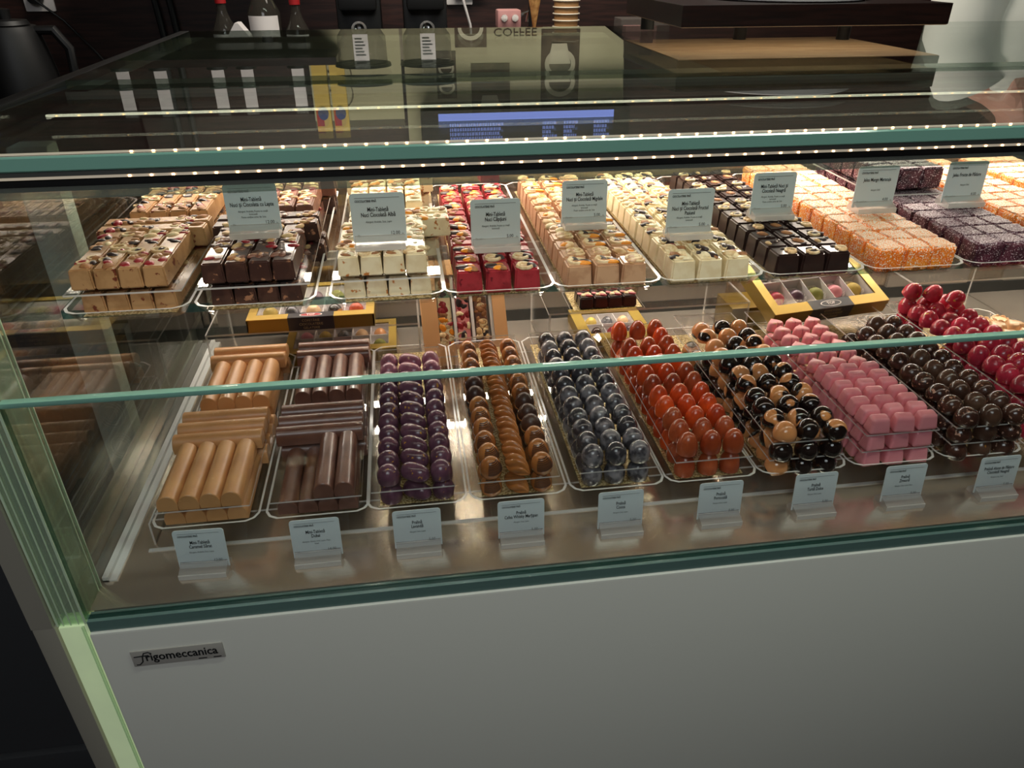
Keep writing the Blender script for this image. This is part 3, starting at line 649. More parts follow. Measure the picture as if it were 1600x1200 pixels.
def bars(x0,pr,word,group,plate=True,cross=2,late=None,backtop=2,topz=None):
    xs=[-.0315+.0210*i for i in range(4)]; h=.0215; pk=lambda:pr[rnd.randrange(len(pr))]
    for i,dx in enumerate(xs): place(pk(),(x0+dx,.122,ZF),'%s, bottom layer at the tray front, %s'%(word,pos4[i]),(0,0,0),group)
    for k in range(2): place(pk(),(x0+.056,.238+k*.0245,ZF),'%s crosswise in the bottom layer, %s behind the front bars'%(word,ORD[k]),(0,0,R(90)),group)
    for i,dx in enumerate(xs): place(pk(),(x0+dx,.292,ZF),'%s, bottom layer towards the tray back, %s'%(word,pos4[i]),(0,0,0),group)
    z2=ZF+(.0240)
    for i,dx in enumerate(xs): place(pk(),(x0+dx-.003,.118,z2),'%s on top at the tray front, %s'%(word,pos4[i]),(0,0,rnd.uniform(-.01,.01)),group)
    for k in range(cross): place(pk(),(x0+.056-.004,.2365+k*.0245,z2),'%s crosswise on top, %s behind the front bars'%(word,ORD[k]),(0,0,R(90)),group)
    w2,pr2=late if late else (word,pr)
    for i,dx in enumerate(xs): place(pr2[rnd.randrange(len(pr2))],(x0+dx,.290,z2),'%s on top behind the crosswise bars, %s'%(w2,pos4[i]),(0,0,0),group)
    for k in range(backtop): place(pr2[rnd.randrange(len(pr2))],(x0+.056+.002,.405+k*.0245,z2+k*.0),'%s crosswise on top at the tray back, %s'%(w2,['nearer','farther'][k]),(0,0,R(90)),group)
    for k in range(2): place(pk(),(x0+.056,.4070+k*.0245,ZF),'%s crosswise in the bottom layer at the tray back, %s'%(word,['nearer','farther'][k]),(0,0,R(90)),group)
    sheet(x0,.112,ZF+.0212,'clear sheet between the layers of %ss'%word,1.08,.92)
bars(cx_up[0],B1,'milk chocolate nut bar','milk chocolate nut bars')
bars(cx_up[1],B2,'dark chocolate nut bar','dark chocolate nut bars',late=('brown milk chocolate nut bar',[B2b]))
bars(cx_up[2],B3,'white chocolate nut bar','white chocolate nut bars',cross=0)
for k in range(2): place(B3[k],(cx_up[2]+.056+.012,.232+k*.0245,ZF+.024),'white chocolate nut bar crosswise on top sticking out right, %s'%['nearer','farther'][k],(0,0,R(90)),'white chocolate nut bars')
def cubes(x0,n,mat,kinds,word,group,w=.0262,y0=.116,nt=6,cols=(-.0278,0,.0278),pitch=None,z=ZF,size=.0056,h=.0235):
    pr=[proto(P_cube('chocolate_cube',mat,kinds,s*7+len(word),w=w,n=nt,size=size,h=h),'chocolate cube') for s in range(5)]
    pitch=pitch or w*.985
    for j in range(n):
        for i,dx in enumerate(cols):
            q=pr[rnd.randrange(5)]
            place(q,(x0+dx+rnd.uniform(-.0005,.0005),y0+j*pitch,z),'%s, %s row from the front, %s column'%(word,ORD[j],['left','middle','right'][i]),(0,0,0),group)
cubes(cx_up[3],12,'straw',['raisin','apricot','nutw','walnut','berrybit','straw'],'red strawberry chocolate cube with dried fruit','strawberry cubes')
cubes(cx_up[4],13,'migd',['nutw','nut','walnut','apricot','raisin','nutw','migd'],'light brown almond chocolate cube','almond cubes',nt=7)
cubes(cx_up[5],13,'passion',['nutw','raisin','nutw','berrybit','passion','passion','walnut'],'ivory passion fruit chocolate cube','passion fruit cubes',nt=5)
cubes(cx_up[6],13,'darkcube',['nut','walnut','raisin','nutw','darkcube','darkcube','darkcube'],'dark chocolate cube with nut pieces','dark cubes',nt=4,size=.0046)
# strawberry piece standing up at the back
place(proto(P_cube('chocolate_cube','straw',['apricot','berrybit','apricot','raisin'],99,n=6),'chocolate cube'),(cx_up[3]+.028,.425,ZF+.024),'red strawberry cube stacked above the last row, right corner',(0,0,.1),'strawberry cubes')
def jellies(x0,n,mats,word,group,y0=.112,z=ZF,rows0=0,ncol=3):
    pr=[proto(P_jelly('jelly_cube',mats[0],mats[1],s+len(word)),'jelly') for s in range(3)]
    for j in range(n):
        for i in range(ncol):
            place(pr[rnd.randrange(3)],(x0+(-.0292+.0292*i)+rnd.uniform(-.0006,.0006),y0+j*.0289+rnd.uniform(-.0006,.0006),z+rnd.uniform(0,.0006)),'%s, %s row from the front, %s column'%(word,ORD[j],['left','middle','right'][i]),(0,0,0),group)
jellies(cx_up[7],12,('mango','mangotop'),'orange sugared mango jelly beside the dark cubes','mango jellies, first tray')
jellies(cx_up[8],12,('berry','berrytop'),'dark purple sugared berry jelly, lower layer','berry jellies, lower layer')
jellies(cx_up[8]-.004,5,('berry','berrytop'),'dark purple sugared berry jelly, upper layer','berry jellies, upper layer',y0=.30,z=ZF+.0295)
sheet(cx_up[8]-.004,.285,ZF+.0270,'clear sheet under the upper layer of berry jellies',1.05,.52)
jellies(cx_up[9],12,('mango','mangotop'),'orange mango jelly right of the berry jellies','mango jellies, second tray')
jellies(cx_up[10],12,('mango','mangotop'),'orange sugared jelly at the right edge','jellies, last tray')
# ------------------------------------------------------------------ price cards
def rrect(w,h,r,n=5):
    pts=[]
    for cx,cz,a0 in ((w/2-r,h-r,0),(-w/2+r,h-r,90),):
        for k in range(n+1): a=R(a0+90*k/n); pts.append((cx+r*math.cos(a),cz+r*math.sin(a)))
    return pts+[(-w/2,0),(w/2,0)]
CW,CH=.050,.046
def price_card(loc,title,allerg,wt,price,label,tilt=-8,rz=0,sc=1,group='price cards'):
    t=empty('price_card',loc,label,'price card',group,rz); t.scale=(sc,sc,sc)
    bm=bmesh.new();     prism(bm,[(-.014,0),(.010,0),(.010,.004),(.002,.013),(-.0012,.013),(-.0020,.0105),(-.014,.0055)],-.0235,.0235,axis='x',mi=0)
    o=bm2obj('card_holder',bm,['acrylblock'],t,smooth=False)
    bm=bmesh.new()
    box(bm,-.0235,.0235,-.0146,-.0140,0.0002,.0056); box(bm,-.0235,.0235,-.0143,-.0137,.0055,.0060); box(bm,-.0235,.0235,-.0022,-.0016,.0108,.0113)
    bm2obj('holder_edge',bm,'acedge',t,smooth=False)
    TM=Matrix.Translation((0,-.0022,.0045))@Matrix.Rotation(R(tilt),4,'X')
    bm=bmesh.new(); prism(bm,rrect(CW,CH,.0035),0,.0008,axis='y'); bmesh.ops.transform(bm,matrix=TM,verts=bm.verts); cdo=bm2obj('card',bm,'card',t,smooth=False)
    bm=bmesh.new(); F=TM@Matrix.Translation((0,-.0003,0))@Matrix.Rotation(R(90),4,'X')
    n0=len(bm.verts)
    textmesh(bm,'CIOCOLATERIE FINĂ',.0030,-.0205,.0378,align='LEFT',xs=.70,tf=F,bold=.00008)
    for k,l in enumerate(title): textmesh(bm,l,.0056,0,.0292-k*.0050,xs=.68,tf=F,bold=.00008)
    for k,l in enumerate(allerg): textmesh(bm,l,.0027,0,.0185-k*.0028-(.003 if len(title)>2 else 0),xs=.75,tf=F)
    textmesh(bm,wt,.0026,-.021,.0058,align='LEFT',xs=.8,tf=F); textmesh(bm,price,.0048,.0145,.0068,xs=.85,tf=F); textmesh(bm,'lei',.0022,.0215,.0068,xs=.8,tf=F)
    for v in box(bm,-.0205,.0205,.0416,.0419,0,.00003): v.co=F@v.co
    bm2obj('printed_text',bm,'ink',cdo,smooth=False)
    return t
GL='price cards on the steel deck'; GU='price cards on the upper trays'
low=[(-.232,['Mini-Tabletă','Caramel Sărat'],['Alergeni: Arahide, Soia, Lapte'],'30g','12.00','caramel tubes',-2),(-.118,['Mini-Tabletă','Dubai'],['Alergeni: Gluten, Soia, Lapte, Nuci,','Susan'],'30g','14.00','dark brown tubes',0),
(-.014,['Pralină','Lavandă'],['Alergeni: Soia, Lapte'],'10g','5.00','lavender pralines',0),(.096,['Pralină','Cafea Whisky Marțipan'],['Alergeni: Soia, Lapte'],'10g, alcool','5.00','coffee pralines',0),
(.205,['Pralină','Cocos'],['Alergeni: Soia, Lapte'],'10g','5.00','coconut pralines',0),(.318,['Pralină','Portocală'],['Alergeni: Soia, Lapte'],'10g','5.00','orange pralines',0),
(.429,['Pralină','Turtă Dulce'],['Alergeni: Soia, Lapte'],'10g','5.00','gingerbread pralines',0),(.537,['Pralină','Zmeură'],['Alergeni: Soia, Lapte, Nuci'],'10g','5.00','raspberry pralines',0),
(.654,['Pralină Alune de Pădure','Ciocolată Neagră'],['Alergeni: Soia, Nuci'],'10g, post/vegan','5.00','dark pralines',0)]
for x,ti,al,wt,pr,nm,rz in low:
    price_card((x,.0545,.0002),ti,al,wt,pr,'pale price card reading %s facing the %s'%(' '.join(ti),nm),rz=R(rz),group=GL,tilt=-6)
NUT=['Alergeni: Arahide, Fructe cu coajă','lemnoasă']; NUT2=NUT+['Poate conține urme de: Soia']
TOPB=ZF+.0212+.0245; TOPC=ZF+.0262
up=[(-.1500,.190,TOPB,['Mini-Tabletă','Nuci și Ciocolata cu Lapte'],NUT2,'30g','12.00','dark nut bars'),(-.0280,.140,TOPB,['Mini-Tabletă','Nuci Ciocolată Albă'],['Alergeni: Arahide, Soia, Lapte'],'30g','12.00','white nut bars'),
(.0860,.172,TOPC,['Mini-Tabletă','Nuci Căpșuni'],NUT,'10g vegan','5.00','strawberry cubes'),(.190,.228,TOPC,['Mini-Tabletă','Nuci și Ciocolată Migdale'],NUT2,'10g vegan','5.00','almond cubes'),
(.2920,.180,TOPC,['Mini-Tabletă','Nuci și Ciocolată Fructul','Pasiunii'],NUT,'10g vegan','5.00','passion fruit cubes'),(.4075,.230,TOPC,['Mini-Tabletă Nuci și','Ciocolată Neagră'],NUT2,'10g vegan','5.00','dark nut cubes'),
(.5320,.232,TOPC+.002,['Jeleu Mango Maracuja',''],['Alergeni: fără'],'10g vegan/post','4.00','mango jellies'),(.648,.238,TOPC+.002,['Jeleu Fructe de Pădure',''],['Alergeni: fără'],'10g vegan/post','4.00','berry jellies'),
(.780,.225,TOPC+.002,['Jeleu',''],['Alergeni: fără'],'10g','4.00','second mango jellies')]
for x,y,z,ti,al,wt,pr,nm in up:
    price_card((x,y,z),ti,al,wt,pr,'grey price card reading %s on the %s'%(' '.join(ti).strip(),nm),group=GU,tilt=-3)
# ------------------------------------------------------------------ gift boxes and risers behind the lower row
def riser(x0,x1,y0,y1,h,label,z=0):
    r=empty('display_riser',((x0+x1)/2,y0,z),label,'riser','clear risers behind the lower trays'); w=(x1-x0)/2; l=y1-y0
    bm=bmesh.new(); box(bm,-w,w,0,l,h-.003,h,0,{'x':1,'y':1}); bm2obj('riser_top',bm,['acryl','acedge'],r,smooth=False)
    for s in (-1,1):
        bm=bmesh.new(); box(bm,*( (w-.003,w) if s>0 else (-w,-w+.003)),0,l,0,h-.003,0,{'y':1}); bm2obj('riser_leg',bm,['acryl','acedge'],r,smooth=False)
riser(-.300,.005,.452,.595,.077,'clear acrylic riser carrying the navy banded gold box')
riser(.195,.508,.432,.595,.088,'clear acrylic riser behind the coconut and orange pralines')
riser(.790,1.02,.452,.595,.094,'clear acrylic riser behind the crimson pralines')
FIL=['pink','crim','ginger2','yellow','lav','orange','coco','pist','dark','beige']
def giftbox(loc,w,l,h,nc,nr,label,rot=(0,0,0),fr=.02,seed=1,what='gold box',emblem=None,mat='gold'):
    b=empty('gift_box',loc,label,'gift box','praline gift boxes'); b.rotation_euler=rot
    Mx=Matrix.Translation(loc)@Matrix.LocRotScale(None,__import__('mathutils').Euler(rot),None)
    bm=bmesh.new(); box(bm,-w/2,w/2,0,l,0,.002)
    for a in ((-w/2,-w/2+.002,0,l),(w/2-.002,w/2,0,l),(-w/2,w/2,0,.002),(-w/2,w/2,l-.002,l)): box(bm,a[0],a[1],a[2],a[3],.002,h-.001)
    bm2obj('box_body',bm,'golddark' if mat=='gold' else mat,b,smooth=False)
    bm=bmesh.new(); f2=fr*1.3
    for a in ((-w/2,-w/2+fr,0,l),(w/2-fr,w/2,0,l),(-w/2+fr,w/2-fr,0,f2),(-w/2+fr,w/2-fr,l-fr,l)): box(bm,a[0],a[1],a[2],a[3],h-.001,h)
    bm2obj('window_lid',bm,mat,b,smooth=False)
    iw=w-2*fr; il=l-fr-f2
    bm=bmesh.new(); box(bm,-w/2+.004,w/2-.004,.004,l-.004,.0025,.004)
    for i in range(nc+1): x=-iw/2+iw*i/nc; box(bm,x-.0006,x+.0006,f2,l-fr,.004,h-.003)
    for j in range(nr+1): y=f2+il*j/nr; box(bm,-iw/2,iw/2,y-.0006,y+.0006,.004,h-.003)
    bm2obj('divider_insert',bm,'paperwhite',b,smooth=False)
    bm=bmesh.new(); box(bm,-iw/2-.002,iw/2+.002,f2-.002,l-fr+.002,h-.0018,h-.0012); bm2obj('window_film',bm,'acryl',b,smooth=False)
    if emblem: emblem(b,w,f2,h)
    return b,Mx,iw,il,f2
def fill(b,Mx,iw,il,f2,nc,nr,h,where,seed,cases=True):
    rg=random.Random(seed); r=min(iw/nc,il/nr)*.36
    for j in range(nr):
        for i in range(nc):
            m=FIL[(i*3+j*5+seed)%10]; p=Mx@Vector((-iw/2+iw*(i+.5)/nc,f2+il*(j+.5)/nr,.0045))
            bm=bmesh.new(); prof=[(r*.8,0),(r,.004)]+[(r*math.cos(a) if a<1.57 else 0,.004+.012*math.sin(a)) for a in (.4,.8,1.2,1.5708)]
            lathe(bm,prof,16); o=bm2obj('boxed_praline',bm,m,ang=50); o.location=p; o.rotation_euler=b.rotation_euler
            tag(o,'praline in the %s, %s row, %s from left'%(where,ORD[j],ORD[i]),'praline','pralines in the '+where)
            bm=bmesh.new(); N=36; A=[];B=[]
            for k in range(N):
                a=2*math.pi*k/N; q=1+.05*(k%2); A.append(bm.verts.new((r*.95*math.cos(a),r*.95*math.sin(a),0))); B.append(bm.verts.new((r*1.22*q*math.cos(a),r*1.22*q*math.sin(a),.008)))
            for k in range(N): bm.faces.new((A[k],A[(k+1)%N],B[(k+1)%N],B[k]))
            bm2obj('paper_case',bm,'frill',o,smooth=False)
def top_emblem(front=True):
    def f(b,w,f2,h):
        bm=bmesh.new(); lw=w*.18; box(bm,-lw,lw,.0005,f2,h,h+.0004); box(bm,-lw,lw,-.0006,0,.0,h+.0004); lb=bm2obj('navy_band',bm,'navy',b,smooth=False)
        bm=bmesh.new()
        pts=[(lw*.5*math.cos(a*.2618),f2*.5+f2*.33*math.sin(a*.2618)) for a in range(24)]
        prism(bm,pts,h+.0004,h+.0006,0); pts=[(x*.9,(y-f2*.5)*.84+f2*.5) for x,y in pts]; prism(bm,pts,h+.0006,h+.0007,1)
        textmesh(bm,'TOP',f2*.42,0,f2*.37,mi=0,xs=.95,tf=Matrix.Translation((0,0,h+.0009)),bold=.0002)
        bm2obj('oval_emblem',bm,['paperwhite','red' if front else 'navy'],lb,smooth=False)
        bm=bmesh.new()
        for k,s in enumerate(('COFETĂRIE','CIOCOLATERIE','GELATERIE')): textmesh(bm,s,h*.27,0,h*.68-k*h*.29,xs=.9,tf=Matrix.Translation((0,-.0009,0))@Matrix.Rotation(R(90),4,'X'))
        bm2obj('band_text',bm,'goldtext',lb,smooth=False)
    return f
h=.022
b=giftbox((-.150,.450,.0773),.180,.13,.020,5,2,'gold gift box with navy band reading TOP under the upper dark bars',fr=.012,emblem=top_emblem()); fill(*b,5,2,.020,'navy banded gold box',3)
b=giftbox((-.118,.485,.0004),.17,.105,.022,5,2,'gold gift box lying under the left riser',fr=.012,emblem=top_emblem(False)); fill(*b,5,2,.022,'gold box under the left riser',5)
b=giftbox((.318,.468,.0004),.118,.120,.020,3,2,'dull gold gift box with window behind the orange pralines',fr=.018); fill(*b,3,2,.020,'dull gold box behind the orange pralines',8)
b=giftbox((.622,.402,.066),.200,.135,.024,5,2,'bright gold gift box tilted up behind the pink pralines',rot=(R(20),0,R(8)),fr=.014,emblem=top_emblem(False)); fill(*b,5,2,.024,'tilted gold box behind the pink pralines',11)
bm=bmesh.new(); prism(bm,[(.475,.0003),(.560,.0003),(.560,.115),(.475,.085)],.60,.66,axis='x'); 
o=bm2obj('slanted_support',bm,'acryl',smooth=False); tag(o,'clear slanted support under the tilted gold gift box','support')
# small closed gold box
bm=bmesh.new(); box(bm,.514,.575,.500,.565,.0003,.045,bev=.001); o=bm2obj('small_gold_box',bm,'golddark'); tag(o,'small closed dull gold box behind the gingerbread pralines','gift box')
# kraft box standing tilted
kb=empty('kraft_box',(.074,.455,.0005),'brown kraft box with window showing three nut bars, leaning back','gift box'); kb.rotation_euler=(R(58),0,R(3))
bm=bmesh.new(); W_,H_,T_=.128,.160,.022
for a in ((-W_/2,-W_/2+.024,0,H_),(W_/2-.020,W_/2,0,H_),(-W_/2+.024,W_/2-.020,0,.030),(-W_/2+.024,W_/2-.020,H_-.024,H_)): box(bm,a[0],a[1],a[2],a[3],T_-.001,T_)
box(bm,-W_/2,W_/2,0,H_,0,.001); box(bm,-W_/2,-W_/2+.001,0,H_,.001,T_-.001); box(bm,W_/2-.001,W_/2,0,H_,.001,T_-.001); box(bm,-W_/2,W_/2,0,.001,.001,T_-.001); box(bm,-W_/2,W_/2,H_-.001,H_,.001,T_-.001)
bm2obj('box_body',bm,'kraft',kb,smooth=False)
bm=bmesh.new(); box(bm,-W_/2+.002,W_/2-.002,.002,H_-.002,.0012,.002)
for x in (-.042,-.0145,.0125,.042): box(bm,x-.0022,x+.0022,.004,H_-.004,.002,.018)
bm2obj('divider_insert',bm,'paperwhite',kb,smooth=False)
KM=Matrix.Translation(kb.location)@Matrix.LocRotScale(None,kb.rotation_euler,None)
for k,(x,mt,kd,wd) in enumerate(((-.028,'whitebar',['walnut','nutw','berrybit','apricot'],'white'),(-.001,'pinktop',['raisin','berrybit','nutw'],'pink'),(.0265,'choc',['raisin','nutw','walnut','nut'],'brown'))):
    o=P_bar('boxed_nut_bar',mt,kd,40+k,L=.125,w=.021,h=.011,n=34); o.location=KM@Vector((x,.012,.0025)); o.rotation_euler=kb.rotation_euler
    tag(o,'%s nut bar inside the brown kraft box'%wd,'chocolate bar','bars in the kraft box')
pl=empty('small_tray',(.285,.430,.0884),'small clear tray with gold liner below the almond cube tray','tray')
bm=bmesh.new(); box(bm,-.056,.056,0,.075,0,.0015,0,{'x':1,'y':1}); bm2obj('tray_shell',bm,['acryl','acedge'],pl,smooth=False)
bm=bmesh.new(); box(bm,-.052,.052,.003,.072,.0016,.0021); bm2obj('gold_liner',bm,'doily',pl,smooth=False)
sc=proto(P_cube('chocolate_cube','darkcube',['pinktop','nutw','berrybit'],77,w=.0218,h=.0175,n=6,size=.005),'chocolate cube')
for k in range(4):
    for j in range(2): place(sc,(.285-.033+.022*k,.434+j*.0215,.0907),'small dark cube with pink topping below the almond tray, %s row, %s from left'%(['front','back'][j],ORD[k]),(0,0,0),'dark cubes on the small tray')
# ------------------------------------------------------------------ behind and above the case
bm=bmesh.new(); box(bm,-2.19,2.59,1.44,1.995,.1655,.20,bev=.002); o=bm2obj('back_worktop',bm,'counterdark'); tag(o,'long dark worktop along the back wall carrying coffee equipment','worktop')
bm=bmesh.new(); box(bm,-2.19,2.59,1.43,1.98,FL,.165); o=bm2obj('back_cabinet',bm,'blackmatte'); tag(o,'black base cabinets under the back worktop','cabinet')
bm=bmesh.new(); box(bm,-2.19,-.40,.46,1.40,.10,.165); box(bm,-2.19,-.42,.47,1.40,FL,.10); o=bm2obj('side_worktop',bm,'counterdark'); tag(o,'black side counter left of the glass case','worktop')
ZB=.2003
# electric kettle
k=empty('electric_kettle',(-.90,1.52,ZB),'black electric kettle with open handle on the back worktop at left','kettle')
bm=bmesh.new(); lathe(bm,[(.085,0),(.088,.012),(.080,.10),(.066,.185),(.060,.20),(0,.204)],32); bm2obj('kettle_body',bm,'black',k)
bm=bmesh.new(); lathe(bm,[(.05,.203),(.045,.212),(.014,.215),(.016,.235),(0,.238)],24); bm2obj('lid',bm,'black',k)
bm=bmesh.new(); tube(bm,[(.055,0,.19),(.10,0,.19),(.125,0,.15),(.12,0,.08),(.095,0,.035),(.075,0,.03)],[.010,.012,.011,.010,.010,.010],10); bm2obj('handle',bm,'black',k)
bm=bmesh.new(); lathe(bm,[(.092,-.0),(.092,.008),(.086,.012),(0,.012)],32); bm2obj('power_base',bm,'black',k)
# a black cabinet in front of kettle
bm=bmesh.new(); box(bm,-1.35,-.93,1.18,1.40,.1652,.335,bev=.006); o=bm2obj('black_appliance',bm,'blackmatte'); tag(o,'flat black appliance in front of the kettle at far left','appliance')
# outlets and cables
def outlet(x,z,label):
    q=empty('wall_outlet',(x,1.999,z),label,'wall outlet'); bm=bmesh.new(); box(bm,-.04,.04,-.010,0,-.04,.04,bev=.004); bm2obj('cover_plate',bm,'paperwhite',q)
    bm=bmesh.new(); lathe(bm,[(.019,-.0),(.022,.012),(.02,.028),(0,.03)],20)
    for v in bm.verts: v.co=Vector((v.co.x,-.010-v.co.z,v.co.y))
    bm2obj('plug',bm,'black',q)
outlet(-1.00,.442,'white wall outlet with black plug above the kettle'); outlet(.20,.45,'white wall outlet right of the second grinder')
bm=bmesh.new(); tube(bm,[(-1.0,1.96,.455),(-.99,1.93,.44),(-.93,1.95,.38),(-.86,1.93,.30),(-.80,1.88,.24),(-.78,1.80,.205)],.0035,8); o=bm2obj('power_cable',bm,'black'); tag(o,'thin black cable running from the left outlet to the worktop','cable')
bm=bmesh.new(); tube(bm,[(.2,1.96,.45),(.205,1.92,.43),(.225,1.93,.36),(.235,1.92,.205)],.004,8); o=bm2obj('power_cable',bm,'paperwhite'); tag(o,'white cable hanging from the outlet beside the second grinder','cable')
for k_,x in enumerate((-.685,-.645)):
    bm=bmesh.new(); tube(bm,[(x+.015*k_-.01,1.97,1.3),(x,1.97,.50),(x+.008,1.97,.40),(x+.02,1.96,.2005)],.010,10); o=bm2obj('hose',bm,'black'); tag(o,'thick black hose down the wall, %s of the pair'%['left','right'][k_],'hose','black hoses on the wall')
# glass mugs
def mug(x,y,label):
    q=empty('glass_mug',(x,y,ZB),label,'mug','glass mugs behind the case'); bm=bmesh.new(); lathe(bm,[(.028,0),(.034,.01),(.036,.085),(.034,.085),(.032,.012),(0,.008)],24); bm2obj('mug_body',bm,'clearjar',q,smooth=True)
    bm=bmesh.new(); tube(bm,[(.034,0,.07),(.050,0,.085),(.062,0,.06),(.055,0,.03),(.034,0,.02)],.004,8); bm2obj('handle',bm,'chrome',q)
    bm=bmesh.new(); tube(bm,[(.0355*math.cos(a*.2618),.0355*math.sin(a*.2618),.0855) for a in range(25)],.0012,6); bm2obj('rim',bm,'chrome',q)
mug(-.735,1.53,'clear glass mug right of the kettle, left one'); mug(-.690,1.63,'clear glass mug right of the kettle, right one')
# syrup bottles
def bottle(x,y,hh,cap,label,lab=True,r=.032):
    q=empty('syrup_bottle',(x,y,ZB),label,'bottle','syrup bottles'); bm=bmesh.new(); lathe(bm,[(r*.9,0),(r,.006),(r,hh*.66),(r*.55,hh*.78),(.012,hh*.85),(.012,hh*.93),(0,hh*.93)],24); bm2obj('bottle_body',bm,'bottleglass',q)
    bm=bmesh.new(); lathe(bm,[(.014,hh*.92),(.015,hh),(0,hh+.003)],20); bm2obj('cap',bm,cap,q)
    if lab:
        bm=bmesh.new(); N=14; A=[];B=[]
        for i in range(N+1):
            a=R(-90-62+124*i/N); A.append(bm.verts.new(((r+.0006)*math.cos(a),(r+.0006)*math.sin(a),hh*.20))); B.append(bm.verts.new(((r+.0006)*math.cos(a),(r+.0006)*math.sin(a),hh*.64)))
        for i in range(N): bm.faces.new((A[i],A[i+1],B[i+1],B[i]))
        bm2obj('paper_label',bm,'paperwhite',q)
        bm=bmesh.new(); blob(bm,(-.004,-r-.001,hh*.30),(.006,.001,.005),0,0,2); blob(bm,(.006,-r-.001,hh*.28),(.005,.001,.004),0,0,2); bm2obj('label_print',bm,'walnut',q)
bottle(-.445,1.70,.255,'red','clear syrup bottle with red cap, leftmost of the bottles')
bottle(-.343,1.72,.32,'black','larger clear syrup bottle with white label in the middle',r=.042)
bottle(-.258,1.70,.25,'red','clear syrup bottle with red cap, rightmost of the bottles')
q=empty('milk_carton',(-.395,1.62,ZB),'folded white carton in front of the syrup bottles','carton'); bm=bmesh.new(); box(bm,-.026,.026,-.026,.026,0,.165); bm2obj('carton_body',bm,'paperwhite',q,smooth=False)
bm=bmesh.new(); prism(bm,[(-.026,.165),(.026,.165),(.004,.195),(-.004,.195)],-.026,.026,axis='y'); bm2obj('gable_top',bm,'paperwhite',q,smooth=False)
# coffee grinders
def grinder(x,label,lab2):
    q=empty('coffee_grinder',(x,1.74,ZB),label,'coffee grinder','coffee grinders')
    bm=bmesh.new(); box(bm,-.075,.075,-.06,.14,0,.03,bev=.006); box(bm,-.06,.06,.0,.13,.03,.27,bev=.01); box(bm,-.05,.05,-.06,.02,.215,.28,bev=.008); bm2obj('grinder_body',bm,'black',q)
    bm=bmesh.new(); lathe(bm,[(.018,0),(.020,.004),(.020,.018),(.014,.018),(.013,.002),(0,.002)],20)
    o=bm2obj('grounds_chute',bm,'chrome',q); o.location=(0,-.07,.165); o.rotation_euler=(R(60),0,0)
    bm=bmesh.new(); tube(bm,[(-.016,-.09,.155),(-.016,-.03,.15)],.003,8); tube(bm,[(.016,-.09,.155),(.016,-.03,.15)],.003,8); bm2obj('filter_fork',bm,'chrome',q)
    bm=bmesh.new(); lathe(bm,[(.045,.28),(.066,.31),(.068,.378)],28); bm2obj('bean_hopper',bm,'clearjar',q)
    bm=bmesh.new(); lathe(bm,[(.076,.378),(.078,.386),(.02,.392),(0,.392)],28); bm2obj('hopper_lid',bm,'black',q)
    bm=bmesh.new(); box(bm,-.020,.020,-.0705,-.0695,.300,.365); cl=bm2obj('hopper_label',bm,'paperwhite',q)
    bm=bmesh.new()
    for k in range(6): box(bm,-.015,.012-.004*(k%3),-.0712,-.0706,.350-k*.008,.3525-k*.008)
    bm2obj('label_print',bm,'ink',cl,smooth=False)
grinder(-.095,'black coffee grinder with chrome chute and labelled hopper, left one','') ; grinder(.085,'black coffee grinder with labelled hopper, right one beside the outlet','')
# pink gadget, cone, cups, acrylic box
q=empty('pink_gadget',(.315,1.74,ZB),'pink and black kitchen gadget with round knobs standing on the worktop','gadget'); bm=bmesh.new(); lathe(bm,[(.03,0),(.03,.15),(.026,.165),(0,.165)],20); bm2obj('stand',bm,'black',q)
bm=bmesh.new(); box(bm,-.033,.033,-.028,.028,.165,.212,bev=.006); bm2obj('pink_body',bm,'pinkplastic',q)
for s in (-1,1):
    bm=bmesh.new(); tube(bm,[(s*.015,-.028,.192),(s*.015,-.036,.192)],.009,16); bm2obj('knob',bm,'chrome',q)
bm=bmesh.new(); tube(bm,[(.033,0,.195),(.055,0,.205),(.052,0,.18)],.006,8); bm2obj('handle',bm,'chrome',q)
bm=bmesh.new(); lathe(bm,[(.004,0),(.026,.125),(.024,.125),(0,.02)],24)
o=bm2obj('waffle_cone',bm,'waffle'); o.location=(.386,1.72,.366); tag(o,'tall waffle cone held point down beside the paper cups','ice cream cone')
q=empty('cone_stand',(.386,1.76,ZB),'black upright stand holding the waffle cone','stand'); bm=bmesh.new(); box(bm,-.03,.03,-.045,.045,0,.006); box(bm,-.004,.004,.03,.038,.006,.262); tube(bm,[(0,-.010,.255),(0,.034,.255)],.003,6); bm2obj('stand_frame',bm,'black',q)
q=empty('cup_stack',(.478,1.73,ZB),'stack of brown paper cups with cream rims','cup stack'); 
bm=bmesh.new(); lathe(bm,[(.026,0),(.034,.085)],24); lathe(bm,[(.030,.085),(.036,.27)],24); bm2obj('cups_body',bm,'cup',q)
for k in range(12):
    bm=bmesh.new(); z=.085+k*.0165; tube(bm,[(.0365*math.cos(a*.2618),.0365*math.sin(a*.2618),z) for a in range(25)],.0022,6); bm2obj('cup_rim',bm,'cream',q)
q=empty('clear_organizer',(.69,1.70,ZB),'small clear plastic box on the worktop right of the cups','box'); bm=bmesh.new(); box(bm,-.07,.07,-.04,.04,0,.19,bev=.002); bm2obj('organizer_box',bm,'clearjar',q,smooth=False)
bm=bmesh.new(); box(bm,-.05,.04,-.02,.02,.002,.17,bev=.003); bm2obj('paper_content',bm,'pinkplastic',q)
